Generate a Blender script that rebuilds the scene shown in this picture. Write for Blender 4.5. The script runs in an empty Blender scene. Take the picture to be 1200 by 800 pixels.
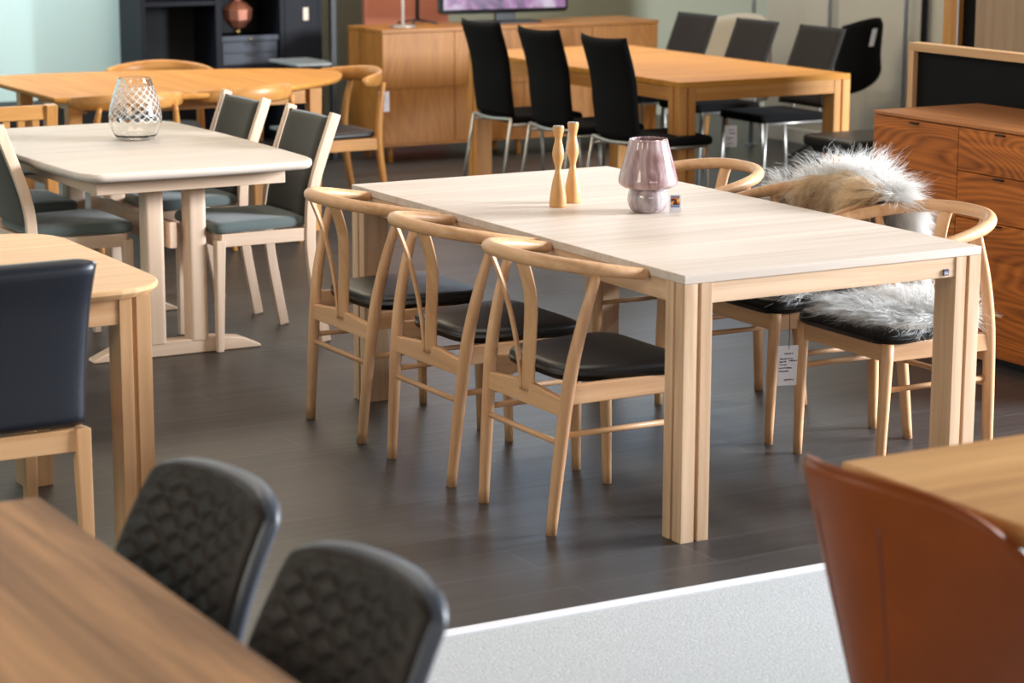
import bpy, bmesh, math, random
from mathutils import Vector, Matrix
random.seed(7)
PI = math.pi
SC = bpy.context.scene
COL = SC.collection

# ------------------------------------------------------------------ helpers
def lin(c):
    c = c / 255.0
    return c / 12.92 if c <= 0.04045 else ((c + 0.055) / 1.055) ** 2.4
def rgb(r, g, b):
    return (lin(r), lin(g), lin(b), 1.0)

def tag(o, label, cat, group=None, kind=None):
    o['label'] = label
    o['category'] = cat
    if group: o['group'] = group
    if kind: o['kind'] = kind
    return o

def thing(name, label, cat, loc=(0, 0, 0), rz=0.0, group=None):
    o = bpy.data.objects.new(name, None)
    o.empty_display_size = 0.05
    COL.objects.link(o)
    o.location = loc
    o.rotation_euler = (0, 0, rz)
    tag(o, label, cat, group)
    return o

def chain_loc(p):
    v = Vector((0, 0, 0))
    while p is not None:
        v += p.location
        p = p.parent
    return v

def obj(name, bm, mat, parent=None, smooth=False, bevel=0.0, seg=2, world=False, sub=0):
    """links one bmesh as one mesh object; world=True: bm is in room coordinates"""
    if world and parent is not None:
        bmesh.ops.translate(bm, verts=bm.verts, vec=-chain_loc(parent))
    bmesh.ops.recalc_face_normals(bm, faces=bm.faces)
    me = bpy.data.meshes.new(name)
    bm.to_mesh(me)
    bm.free()
    o = bpy.data.objects.new(name, me)
    COL.objects.link(o)
    mats = mat if isinstance(mat, (list, tuple)) else [mat]
    for m in mats: me.materials.append(m)
    if parent is not None: o.parent = parent
    if smooth:
        for p in me.polygons: p.use_smooth = True
    if bevel:
        b = o.modifiers.new('bevel', 'BEVEL')
        b.width = bevel; b.segments = seg; b.limit_method = 'ANGLE'; b.angle_limit = math.radians(40)
        for p in me.polygons: p.use_smooth = True
        wn = o.modifiers.new('wn', 'WEIGHTED_NORMAL'); wn.keep_sharp = True
    if sub:
        s = o.modifiers.new('sub', 'SUBSURF'); s.levels = sub; s.render_levels = sub
    return o

def struct(name, bm, mat, parent=None, bevel=0.0):
    o = obj(name, bm, mat, parent, bevel=bevel)
    if parent is None: o['kind'] = 'structure'
    return o

def dup(root, loc, rz, label, group=None):
    r = root.copy(); COL.objects.link(r)
    r.location = loc; r.rotation_euler = (0, 0, rz); r['label'] = label
    if group: r['group'] = group
    for ch in list(root.children):
        c = ch.copy(); COL.objects.link(c); c.parent = r
        for g in list(ch.children):
            d = g.copy(); COL.objects.link(d); d.parent = c
    return r

def NB(): return bmesh.new()

def add_box(bm, c, s, rot=None):
    m = Matrix.Translation(Vector(c))
    if rot is not None: m = m @ rot
    m = m @ Matrix.Diagonal((s[0], s[1], s[2], 1))
    bmesh.ops.create_cube(bm, size=1.0, matrix=m)
    return bm
def box(c, s, rot=None): return add_box(NB(), c, s, rot)
def bx(x0, x1, y0, y1, z0, z1, bm=None):
    return add_box(bm or NB(), ((x0+x1)/2, (y0+y1)/2, (z0+z1)/2), (abs(x1-x0), abs(y1-y0), abs(z1-z0)))

def catmull(pts, n):
    P = [Vector(p) for p in pts]
    if len(P) < 3 or n <= 1: return P
    out = []
    for i in range(len(P)-1):
        p0 = P[i-1] if i else P[0]*2-P[1]
        p1, p2 = P[i], P[i+1]
        p3 = P[i+2] if i+2 < len(P) else P[-1]*2-P[-2]
        for k in range(n):
            t = k/n
            out.append(0.5*((2*p1)+(p2-p0)*t+(2*p0-5*p1+4*p2-p3)*t*t+(3*p1-p0-3*p2+p3)*t**3))
    out.append(P[-1])
    return out

def interp(vals, n):
    out = []
    for i in range(len(vals)-1):
        for k in range(n): out.append(vals[i]+(vals[i+1]-vals[i])*k/n)
    out.append(vals[-1])
    return out

def add_tube(bm, pts, rad, sides=12, n=1, sec=None, up=None, cap=True, rnd=0):
    """sweep along pts; rad number or list; sec=(a,b) scales the section along side/up; up fixes the frame"""
    if isinstance(rad, (int, float)): rad = [rad]*len(pts)
    if n > 1 and len(pts) > 2:
        rad = interp(rad, n); pts = catmull(pts, n)
    else: pts = [Vector(p) for p in pts]
    if rnd:                                    # rounded ends
        def ends(p, q, r):
            d = (p-q).normalized(); o = []
            for k in range(1, rnd+1):
                a = k/rnd*PI/2*0.96
                o.append((p+d*r*math.sin(a), r*math.cos(a)))
            return o
        st = ends(pts[0], pts[1], rad[0]); en = ends(pts[-1], pts[-2], rad[-1])
        pts = [p for p, _ in reversed(st)] + pts + [p for p, _ in en]
        rad = [r for _, r in reversed(st)] + list(rad) + [r for _, r in en]
    sa, sb = sec if sec else (1, 1)
    rings = []
    prev = None
    N = len(pts)
    for i, p in enumerate(pts):
        t = (pts[min(i+1, N-1)]-pts[max(i-1, 0)])
        if t.length < 1e-9: t = Vector((0, 0, 1))
        t.normalize()
        if up is not None: u = Vector(up)
        elif prev is not None: u = prev
        else: u = Vector((0, 0, 1)) if abs(t.z) < 0.9 else Vector((1, 0, 0))
        s = t.cross(u)
        if s.length < 1e-6: s = t.cross(Vector((0, 1, 0.01)))
        s.normalize(); u2 = s.cross(t).normalized(); prev = u2
        ring = []
        for k in range(sides):
            a = 2*PI*k/sides + (PI/4 if sides == 4 else 0)
            f = math.sqrt(2) if sides == 4 else 1
            ring.append(bm.verts.new(p + s*(math.cos(a)*rad[i]*sa*f) + u2*(math.sin(a)*rad[i]*sb*f)))
        rings.append(ring)
    for i in range(N-1 if True else 0):
        A, B = rings[i], rings[i+1]
        for k in range(sides):
            bm.faces.new((A[k], A[(k+1) % sides], B[(k+1) % sides], B[k]))
    if cap:
        bm.faces.new(list(reversed(rings[0]))); bm.faces.new(rings[-1])
    return bm
def tube(*a, **k): return add_tube(NB(), *a, **k)

def add_lathe(bm, prof, c=(0, 0, 0), seg=32, close=False, fn=None):
    """prof: list of (r, z)"""
    rings = []
    for j, (r, z) in enumerate(prof):
        if r < 1e-5:
            rings.append([bm.verts.new((c[0], c[1], c[2]+z))])
        else:
            ring = []
            for k in range(seg):
                a = 2*PI*k/seg
                rr = r + (fn(j, a, z) if fn else 0)
                ring.append(bm.verts.new((c[0]+rr*math.cos(a), c[1]+rr*math.sin(a), c[2]+z)))
            rings.append(ring)
    idx = list(range(len(rings)-1))
    for i in idx:
        A, B = rings[i], rings[i+1]
        for k in range(seg):
            k2 = (k+1) % seg
            if len(A) == 1 and len(B) == 1: continue
            if len(A) == 1: bm.faces.new((A[0], B[k2], B[k]))
            elif len(B) == 1: bm.faces.new((A[k], A[k2], B[0]))
            else: bm.faces.new((A[k], A[k2], B[k2], B[k]))
    return bm
def lathe(*a, **k): return add_lathe(NB(), *a, **k)

def smooth_prof(pts, n=6):
    return [(max(0.0, v.x), v.y) for v in catmull([(p[0], p[1], 0) for p in pts], n)]

def rpoly(pts, r, n=6):
    out = []
    N = len(pts)
    rs = r if isinstance(r, (list, tuple)) else [r]*N
    for i in range(N):
        p = Vector(pts[i]); a = Vector(pts[i-1]); b = Vector(pts[(i+1) % N]); rr = rs[i]
        if rr <= 0: out.append((p.x, p.y)); continue
        da = (a-p).normalized(); db = (b-p).normalized()
        p1 = p+da*rr; p2 = p+db*rr
        for k in range(n+1):
            t = k/n
            q = p1*(1-t)**2 + p*2*t*(1-t) + p2*t*t
            out.append((q.x, q.y))
    return out

def add_prism(bm, poly, z0, z1, c=(0, 0)):
    lo = [bm.verts.new((c[0]+x, c[1]+y, z0)) for x, y in poly]
    hi = [bm.verts.new((c[0]+x, c[1]+y, z1)) for x, y in poly]
    n = len(poly)
    bm.faces.new(list(reversed(lo))); bm.faces.new(hi)
    for i in range(n): bm.faces.new((lo[i], lo[(i+1) % n], hi[(i+1) % n], hi[i]))
    return bm
def prism(*a, **k): return add_prism(NB(), *a, **k)

def add_rings(bm, rings, cap0=True, cap1=True):
    R = [[bm.verts.new(p) for p in ring] for ring in rings]
    n = len(R[0])
    for i in range(len(R)-1):
        for k in range(n): bm.faces.new((R[i][k], R[i][(k+1) % n], R[i+1][(k+1) % n], R[i+1][k]))
    if cap0: bm.faces.new(list(reversed(R[0])))
    if cap1: bm.faces.new(R[-1])
    return bm

def slab_profile(poly, levels):
    """rounded slab: levels = [(inset, z)]; the outline shrinks towards its centroid normals by inset"""
    n = len(poly)
    P = [Vector(p) for p in poly]
    area = sum(P[i].x*P[(i+1) % n].y-P[(i+1) % n].x*P[i].y for i in range(n))
    sg = 1 if area > 0 else -1
    nor = []
    for i in range(n):
        t = P[(i+1) % n]-P[i-1]
        m = Vector((t.y, -t.x))*sg
        nor.append(m.normalized() if m.length > 1e-9 else Vector((0, 0)))
    return add_rings(NB(), [[(P[i].x-nor[i].x*d, P[i].y-nor[i].y*d, z) for i in range(n)] for d, z in levels])

def pad(poly, z0, z1, dome=0.01, edge=0.018, sag=None):
    """upholstered pad with rounded rim and a domed top"""
    cx = sum(p[0] for p in poly)/len(poly); cy = sum(p[1] for p in poly)/len(poly)
    def ring(s, z, f=True):
        out = []
        for x, y in poly:
            px, py = cx+(x-cx)*s, cy+(y-cy)*s
            out.append((px, py, z+(sag(px, py) if (sag and f) else 0)))
        return out
    R = [ring(.93, z0, 0), ring(.985, z0+edge*.25), ring(1, z0+edge*.8), ring(1, z1-edge), ring(.985, z1-edge*.35), ring(.95, z1-edge*.02)]
    for s in (.85, .7, .5, .3, .12): R.append(ring(s, z1+dome*(1-s*s)))
    return add_rings(NB(), R)

def shell(rows, cols, mid, th, hole=None, quilt=None, sedge=8, tedge=0.06):
    """curved padded panel: mid(t,s)->Vector, th thickness; front is +normal side (towards +x)"""
    bm = NB()
    F, Bk = [], []
    for i in range(rows+1):
        t = i/rows
        f, b = [], []
        for j in range(cols+1):
            s = -1+2*j/cols
            e = 1e-3
            p = mid(t, s)
            dt = mid(min(1, t+e), s)-mid(max(0, t-e), s)
            ds = mid(t, min(1, s+e))-mid(t, max(-1, s-e))
            nrm = ds.cross(dt)
            nrm = nrm.normalized() if nrm.length > 1e-12 else Vector((1, 0, 0))
            if nrm.x < 0: nrm = -nrm
            k = math.sqrt(max(0.0, 1-abs(s)**sedge))
            if t > 1-tedge: k *= math.sqrt(max(0.0, 1-((t-1+tedge)/tedge)**2))
            if t < tedge: k *= math.sqrt(max(0.0, 1-((tedge-t)/tedge)**2))
            q = quilt(t, s) if quilt else 0
            f.append(bm.verts.new(p+nrm*(th/2*k+q*k))); b.append(bm.verts.new(p-nrm*(th/2*k)))
        F.append(f); Bk.append(b)
    for i in range(rows):
        for j in range(cols):
            bm.faces.new((F[i][j], F[i][j+1], F[i+1][j+1], F[i+1][j]))
            bm.faces.new((Bk[i][j], Bk[i+1][j], Bk[i+1][j+1], Bk[i][j+1]))
    bmesh.ops.remove_doubles(bm, verts=bm.verts, dist=1e-5)
    return bm

# ------------------------------------------------------------------ materials
def new_mat(name):
    m = bpy.data.materials.new(name); m.use_nodes = True
    nt = m.node_tree
    return m, nt, nt.nodes['Principled BSDF']
def N(nt, typ, **kw):
    n = nt.nodes.new(typ)
    for k, v in kw.items():
        if k in n.inputs: n.inputs[k].default_value = v
        else: setattr(n, k, v)
    return n
def plain(name, col, rough=.5, metal=0.0, spec=.5, coat=0.0, bump=0.0, bscale=200, sheen=0.0, var=0.0, vscale=8):
    m, nt, b = new_mat(name)
    b.inputs['Base Color'].default_value = col
    b.inputs['Roughness'].default_value = rough
    b.inputs['Metallic'].default_value = metal
    b.inputs['Specular IOR Level'].default_value = spec
    b.inputs['Coat Weight'].default_value = coat
    if sheen: b.inputs['Sheen Weight'].default_value = sheen
    tc = N(nt, 'ShaderNodeTexCoord')
    if bump:
        n = N(nt, 'ShaderNodeTexNoise', Scale=bscale, Detail=3.0)
        nt.links.new(tc.outputs['Object'], n.inputs['Vector'])
        bp = N(nt, 'ShaderNodeBump', Strength=bump, Distance=.002)
        nt.links.new(n.outputs['Fac'], bp.inputs['Height']); nt.links.new(bp.outputs['Normal'], b.inputs['Normal'])
    if var:
        n = N(nt, 'ShaderNodeTexNoise', Scale=vscale, Detail=4.0)
        nt.links.new(tc.outputs['Object'], n.inputs['Vector'])
        r = N(nt, 'ShaderNodeValToRGB')
        r.color_ramp.elements[0].position = .3; r.color_ramp.elements[1].position = .7
        r.color_ramp.elements[0].color = tuple(c*(1-var) for c in col[:3])+(1,)
        r.color_ramp.elements[1].color = tuple(min(1, c*(1+var)) for c in col[:3])+(1,)
        nt.links.new(n.outputs['Fac'], r.inputs['Fac']); nt.links.new(r.outputs['Color'], b.inputs['Base Color'])
    return m

def wood(name, light, dark, grain='x', rough=.45, scale=1.0, cathedral=0.0, board=0.0, board_axis='y', bamt=.12, spec=.4, coat=0.0):
    m, nt, b = new_mat(name)
    tc = N(nt, 'ShaderNodeTexCoord')
    oi = N(nt, 'ShaderNodeObjectInfo')
    ad = N(nt, 'ShaderNodeVectorMath', operation='MULTIPLY_ADD')
    nt.links.new(oi.outputs['Random'], ad.inputs[0]); ad.inputs[1].default_value = (3.1, 5.7, 4.3)
    nt.links.new(tc.outputs['Object'], ad.inputs[2])
    vec = ad.outputs['Vector']
    sc = {'x': (1.2, 26, 26), 'y': (26, 1.2, 26), 'z': (26, 26, 1.2)}[grain]
    mp = N(nt, 'ShaderNodeMapping'); mp.inputs['Scale'].default_value = tuple(s*scale for s in sc)
    nt.links.new(vec, mp.inputs['Vector'])
    n1 = N(nt, 'ShaderNodeTexNoise', Scale=1.0, Detail=6.0, Roughness=.62, Distortion=.5)
    nt.links.new(mp.outputs['Vector'], n1.inputs['Vector'])
    ramp = N(nt, 'ShaderNodeValToRGB')
    ramp.color_ramp.elements[0].position = .32; ramp.color_ramp.elements[1].position = .68
    ramp.color_ramp.elements[0].color = dark; ramp.color_ramp.elements[1].color = light
    fac = n1.outputs['Fac']
    if cathedral:
        sc2 = {'x': (.7, 4, 4), 'y': (4, .7, 4), 'z': (4, 4, .7)}[grain]
        mp2 = N(nt, 'ShaderNodeMapping'); mp2.inputs['Scale'].default_value = tuple(s*scale for s in sc2)
        nt.links.new(vec, mp2.inputs['Vector'])
        n2 = N(nt, 'ShaderNodeTexNoise', Scale=1.0, Detail=1.0, Roughness=.3, Distortion=.15)
        nt.links.new(mp2.outputs['Vector'], n2.inputs['Vector'])
        mul = N(nt, 'ShaderNodeMath', operation='MULTIPLY'); mul.inputs[1].default_value = 28.0
        nt.links.new(n2.outputs['Fac'], mul.inputs[0])
        fr = N(nt, 'ShaderNodeMath', operation='PINGPONG'); fr.inputs[1].default_value = .5
        nt.links.new(mul.outputs[0], fr.inputs[0])
        mx = N(nt, 'ShaderNodeMix'); mx.inputs[0].default_value = cathedral
        nt.links.new(n1.outputs['Fac'], mx.inputs[2])
        m2 = N(nt, 'ShaderNodeMath', operation='MULTIPLY_ADD'); m2.inputs[1].default_value = .9; m2.inputs[2].default_value = .27
        nt.links.new(fr.outputs[0], m2.inputs[0]); nt.links.new(m2.outputs[0], mx.inputs[3])
        fac = mx.outputs[0]
    nt.links.new(fac, ramp.inputs['Fac'])
    out = ramp.outputs['Color']
    if board:
        sp = N(nt, 'ShaderNodeSeparateXYZ'); nt.links.new(tc.outputs['Object'], sp.inputs[0])
        dv = N(nt, 'ShaderNodeMath', operation='DIVIDE'); dv.inputs[1].default_value = board
        nt.links.new(sp.outputs[board_axis.upper()], dv.inputs[0])
        fl = N(nt, 'ShaderNodeMath', operation='FLOOR'); nt.links.new(dv.outputs[0], fl.inputs[0])
        wn = N(nt, 'ShaderNodeTexWhiteNoise', noise_dimensions='1D'); nt.links.new(fl.outputs[0], wn.inputs['W'])
        ma = N(nt, 'ShaderNodeMath', operation='MULTIPLY_ADD'); ma.inputs[1].default_value = bamt*2; ma.inputs[2].default_value = 1-bamt
        nt.links.new(wn.outputs['Value'], ma.inputs[0])
        hv = N(nt, 'ShaderNodeHueSaturation'); nt.links.new(out, hv.inputs['Color']); nt.links.new(ma.outputs[0], hv.inputs['Value'])
        out = hv.outputs['Color']
    nt.links.new(out, b.inputs['Base Color'])
    b.inputs['Roughness'].default_value = rough
    b.inputs['Specular IOR Level'].default_value = spec
    b.inputs['Coat Weight'].default_value = coat
    bp = N(nt, 'ShaderNodeBump', Strength=.08, Distance=.001)
    nt.links.new(n1.outputs['Fac'], bp.inputs['Height']); nt.links.new(bp.outputs['Normal'], b.inputs['Normal'])
    return m

def wood_set(name, light, dark, **k):
    return {ax: wood(name+'_'+ax, light, dark, grain=ax, **k) for ax in 'xyz'}

M_TOP = wood('white_oiled_oak_top', rgb(217, 202, 189), rgb(197, 179, 164), 'x', .5, board=.115, board_axis='y', bamt=.035, scale=.8)
W_PALE = wood_set('white_oiled_oak', rgb(222, 188, 156), rgb(186, 149, 114))
W_CHAIR = wood_set('soaped_oak_chair', rgb(216, 171, 128), rgb(190, 142, 101), rough=.42)
W_SOAP = wood_set('white_soaped_beech', rgb(234, 206, 182), rgb(218, 186, 158))
W_OAK = wood_set('lacquered_oak', rgb(208, 150, 82), rgb(180, 120, 58), rough=.38, board=.09, board_axis='x', bamt=.05)
W_OAKL = wood_set('light_lacquered_oak', rgb(224, 178, 132), rgb(200, 150, 104), rough=.4)
W_SIDE = wood_set('oak_sideboard_veneer', rgb(172, 116, 54), rgb(140, 90, 38), cathedral=.35, scale=1.0)
W_WAL = wood_set('walnut_veneer', rgb(206, 118, 46), rgb(122, 62, 20), cathedral=.42, rough=.4, scale=1.25)
W_WALT = wood('walnut_top', rgb(186, 120, 70), rgb(146, 86, 44), 'y', .35)
W_DARK = wood('rustic_brown_oak', rgb(198, 146, 98), rgb(84, 54, 34), 'y', .6, scale=.42, board=.16, board_axis='x', bamt=.2, spec=.25)
W_HONEY = wood('knotty_honey_oak', rgb(222, 172, 110), rgb(170, 112, 60), 'x', .45, scale=.32, board=.14, board_axis='y', bamt=.06)
M_BLEATHER = plain('black_leather', rgb(22, 20, 19), .42, bump=.15, bscale=300)
M_NAVY = plain('dark_navy_leather', rgb(18, 22, 34), .42, bump=.2, bscale=250)
M_GREEN = plain('grey_green_wool', rgb(92, 102, 100), .9, bump=.5, bscale=500, sheen=.3, var=.12, vscale=300)
M_OLIVE = plain('dark_olive_wool', rgb(56, 53, 43), .9, bump=.5, bscale=500, sheen=.2, var=.12, vscale=300)
M_TAN = plain('cognac_leather', rgb(134, 64, 18), .4, spec=.3, bump=.15, bscale=260, var=.08, vscale=10)
M_TANSEAM = plain('cognac_leather_seam', rgb(104, 46, 20), .5)
M_QUILT = plain('dark_brown_grey_leatherette', rgb(38, 30, 24), .6, spec=.35, bump=.2, bscale=300)
M_QBACK = plain('window_lit_leatherette', rgb(70, 76, 88), .38, bump=.15, bscale=300)  # bluish window light on the shell's side band, put into the colour
M_BFAB = plain('black_fabric', rgb(8, 8, 9), .95, bump=.3, bscale=500, spec=.2)
M_GFAB = plain('charcoal_fabric', rgb(29, 26, 25), .9, bump=.3, bscale=500)
M_CHROME = plain('brushed_chrome', rgb(176, 172, 166), .4, metal=.75)
M_BMETAL = plain('black_metal', rgb(20, 21, 24), .45)
M_BLACK = plain('black_lacquer', rgb(15, 18, 29), .6, spec=.3)
M_BLACKIN = plain('black_lacquer_shaded', rgb(8, 10, 14), .7)  # darker copy of the black lacquer, recess shade put into the colour
M_SLATE = plain('slate_lacquer', rgb(56, 62, 76), .5)
M_WHITE = plain('white_paper', rgb(238, 238, 246), .7)
M_INK = plain('dark_ink', rgb(50, 46, 70), .7)
M_GREYINK = plain('grey_ink', rgb(130, 130, 150), .7)
M_STRING = plain('black_string', rgb(25, 20, 25), .8)
M_BOARD = plain('black_board', rgb(16, 15, 15), .8, spec=.2)
M_CREAM = plain('cream_fabric', rgb(180, 172, 156), .9, bump=.3, bscale=400)
M_HIDE = plain('hide', rgb(236, 228, 216), .9)
M_FURW = plain('white_wool', rgb(253, 251, 248), .7, spec=.2)
M_FURT = plain('tan_wool', rgb(236, 206, 166), .7, spec=.2)
M_FURD = plain('brown_wool', rgb(170, 130, 92), .7, spec=.2)
def woolly(m, k=.16):
    nt = m.node_tree; b = nt.nodes['Principled BSDF']; out = nt.nodes['Material Output']
    tr = N(nt, 'ShaderNodeBsdfTranslucent'); tr.inputs['Color'].default_value = b.inputs['Base Color'].default_value
    mx = N(nt, 'ShaderNodeMixShader'); mx.inputs[0].default_value = k
    nt.links.new(b.outputs[0], mx.inputs[1]); nt.links.new(tr.outputs[0], mx.inputs[2]); nt.links.new(mx.outputs[0], out.inputs['Surface'])
for m_ in (M_FURW, M_FURT): woolly(m_)
M_POLE = plain('satin_steel', rgb(168, 174, 182), .4, metal=.35)
M_BRASS = plain('brass', rgb(214, 180, 120), .3, metal=1.0)
M_ORANGE = plain('terracotta_paint', rgb(190, 116, 92), .7, var=.06, vscale=3)
M_STRIP = plain('white_floor_strip', rgb(232, 230, 235), .4)

# ------------------------------------------------------------------ the room
def floor_mat():
    m, nt, b = new_mat('grey_vinyl_planks')
    tc = N(nt, 'ShaderNodeTexCoord')
    br = N(nt, 'ShaderNodeTexBrick', offset=.37, squash=1.0)
    br.inputs['Scale'].default_value = 1.0
    br.inputs['Brick Width'].default_value = 1.22; br.inputs['Row Height'].default_value = .185
    br.inputs['Mortar Size'].default_value = .0028; br.inputs['Mortar Smooth'].default_value = .2; br.inputs['Bias'].default_value = -.1
    br.inputs['Color1'].default_value = rgb(52, 49, 48); br.inputs['Color2'].default_value = rgb(64, 61, 60); br.inputs['Mortar'].default_value = rgb(78, 75, 76)
    nt.links.new(tc.outputs['Object'], br.inputs['Vector'])
    mp = N(nt, 'ShaderNodeMapping'); mp.inputs['Scale'].default_value = (1.6, 34, 1)
    nt.links.new(tc.outputs['Object'], mp.inputs['Vector'])
    n = N(nt, 'ShaderNodeTexNoise', Scale=1.0, Detail=6.0, Roughness=.65)
    nt.links.new(mp.outputs['Vector'], n.inputs['Vector'])
    hv = N(nt, 'ShaderNodeHueSaturation')
    ma = N(nt, 'ShaderNodeMath', operation='MULTIPLY_ADD'); ma.inputs[1].default_value = .7; ma.inputs[2].default_value = .65
    nt.links.new(n.outputs['Fac'], ma.inputs[0]); nt.links.new(ma.outputs[0], hv.inputs['Value'])
    nt.links.new(br.outputs['Color'], hv.inputs['Color']); nt.links.new(hv.outputs['Color'], b.inputs['Base Color'])
    rr = N(nt, 'ShaderNodeMath', operation='MULTIPLY_ADD'); rr.inputs[1].default_value = .24; rr.inputs[2].default_value = .27
    nt.links.new(n.outputs['Fac'], rr.inputs[0]); nt.links.new(rr.outputs[0], b.inputs['Roughness'])
    bp = N(nt, 'ShaderNodeBump', Strength=.15, Distance=.001)
    nt.links.new(n.outputs['Fac'], bp.inputs['Height']); nt.links.new(bp.outputs['Normal'], b.inputs['Normal'])
    b.inputs['Specular IOR Level'].default_value = .5
    return m
def carpet_mat():
    m, nt, b = new_mat('light_grey_carpet')
    tc = N(nt, 'ShaderNodeTexCoord')
    n = N(nt, 'ShaderNodeTexNoise', Scale=160.0, Detail=3.0, Roughness=.7)
    nt.links.new(tc.outputs['Object'], n.inputs['Vector'])
    r = N(nt, 'ShaderNodeValToRGB')
    r.color_ramp.elements[0].position = .3; r.color_ramp.elements[1].position = .7
    r.color_ramp.elements[0].color = rgb(164, 165, 166); r.color_ramp.elements[1].color = rgb(200, 201, 202)
    nt.links.new(n.outputs['Fac'], r.inputs['Fac']); nt.links.new(r.outputs['Color'], b.inputs['Base Color'])
    b.inputs['Roughness'].default_value = .95
    bp = N(nt, 'ShaderNodeBump', Strength=.6, Distance=.004)
    nt.links.new(n.outputs['Fac'], bp.inputs['Height']); nt.links.new(bp.outputs['Normal'], b.inputs['Normal'])
    return m

struct('floor', bx(-6, 8, -.345, 9.6, -.1, 0), floor_mat())
o = struct('floor_carpet', bx(-6, 8, -7, -.385, -.1, .001), carpet_mat())
struct('trim_1', bx(-6, 8, -.388, -.343, -.1, .005), M_STRIP, bevel=.002)
M_MINT = plain('mint_wall_paint', rgb(196, 222, 220), .8)
M_SAGE = plain('sage_wall_paint', rgb(150, 152, 132), .8)
M_PANEL = plain('pale_wall_panel', rgb(190, 186, 174), .7)
struct('wall_back', bx(-6, 3.24, 9.3, 9.45, 0, 3.2), M_MINT)
struct('wall_back_right', bx(3.24, 7.6, 9.3, 9.45, 0, 3.2), M_SAGE)
struct('wall_right', bx(5.87, 5.97, 2.6, 7.82, 0, 3.2), M_PANEL)
struct('wall_left', bx(-6.1, -6, -7, 9.45, 0, 3.2), M_MINT)
struct('baseboard_back', bx(-6, 3.2, 9.27, 9.3, 0, .1), plain('dark_baseboard', rgb(62, 60, 60), .5))
struct('baseboard_right', bx(5.84, 5.87, 2.6, 7.82, 0, .09), plain('white_baseboard', rgb(226, 222, 212), .5))

# ------------------------------------------------------------------ rectangular tables with grooved legs
def leg_poly(cx, cy, w, sx, sy, g=.012, d=.012):
    """square leg, a groove in each of the two outer faces (sx, sy point outwards)"""
    h = w/2; q = g/2; off = .003
    pts = [(-h, -h), (h, -h), (h, -q-off), (h-d, -q-off), (h-d, q-off), (h, q-off), (h, h), (q-off, h), (q-off, h-d), (-q-off, h-d), (-q-off, h), (-h, h)]
    P = [(cx+x*sx, cy+y*sy) for x, y in pts]
    if sx*sy < 0: P = P[::-1]
    return P

def grooved_table(name, label, cat, x0, x1, y0, y1, H, th, mt, W, ap=.058, lw=.092, bev=.002, corner=0.0, over=0.0, group=None):
    cx, cy = (x0+x1)/2, (y0+y1)/2
    t = thing(name, label, cat, (cx, cy, 0), 0, group)
    X, Y = (x1-x0)/2, (y1-y0)/2
    if corner:
        poly = rpoly([(-X, -Y), (X, -Y), (X, Y), (-X, Y)], corner, 8)
        top = slab_profile(poly, [(.016, H-th), (.004, H-th*.62), (0, H-th*.45), (.0, H-.004), (.004, H)])
        obj('tabletop', top, mt, t, smooth=False)
    else:
        obj('tabletop', bx(-X, X, -Y, Y, H-th, H), mt, t, bevel=bev)
    Xl, Yl = X-over, Y-over
    for sx in (-1, 1):
        for sy in (-1, 1):
            obj('leg', prism(leg_poly(sx*(Xl-lw/2), sy*(Yl-lw/2), lw, sx, sy), 0, H-th-.0005), W['z'], t, bevel=.0015)
    r = .004
    for s in (-1, 1):
        obj('apron', box((0, s*(Yl-r-.011), H-th-ap/2), (2*(Xl-lw)-.001, .022, ap)), W['x'], t, bevel=.001)
        obj('apron', box((s*(Xl-r-.011), 0, H-th-ap/2), (.022, 2*(Yl-lw)-.001, ap)), W['y'], t, bevel=.001)
    return t

main_t = grooved_table('dining_table', 'long white-oiled oak dining table in the middle of the showroom', 'table', 0, 1.032, 0, 2.056, .75, .025, M_TOP, W_PALE)
obj('maker_badge', bx(.895, .913, -.0012, .0045, .6745, .692), M_INK, main_t, world=True)
bmk = NB()
for z in (.6785, .683): bx(.896, .911, -.0016, -.0010, z, z+.0012, bmk)
obj('badge_lettering', bmk, M_WHITE, main_t.children[-1], world=True)

# ------------------------------------------------------------------ wishbone-like chairs
def rail_pts():
    out = []
    K = 36
    for i in range(K+1):
        a = PI*i/K
        c, s = math.cos(a), math.sin(a)
        y = .262*math.copysign(abs(c)**.8, c)
        f = abs(s)**.92
        x = .035-.295*f
        z = .728+.047*f
        out.append((x, y, z))
    return out

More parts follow.
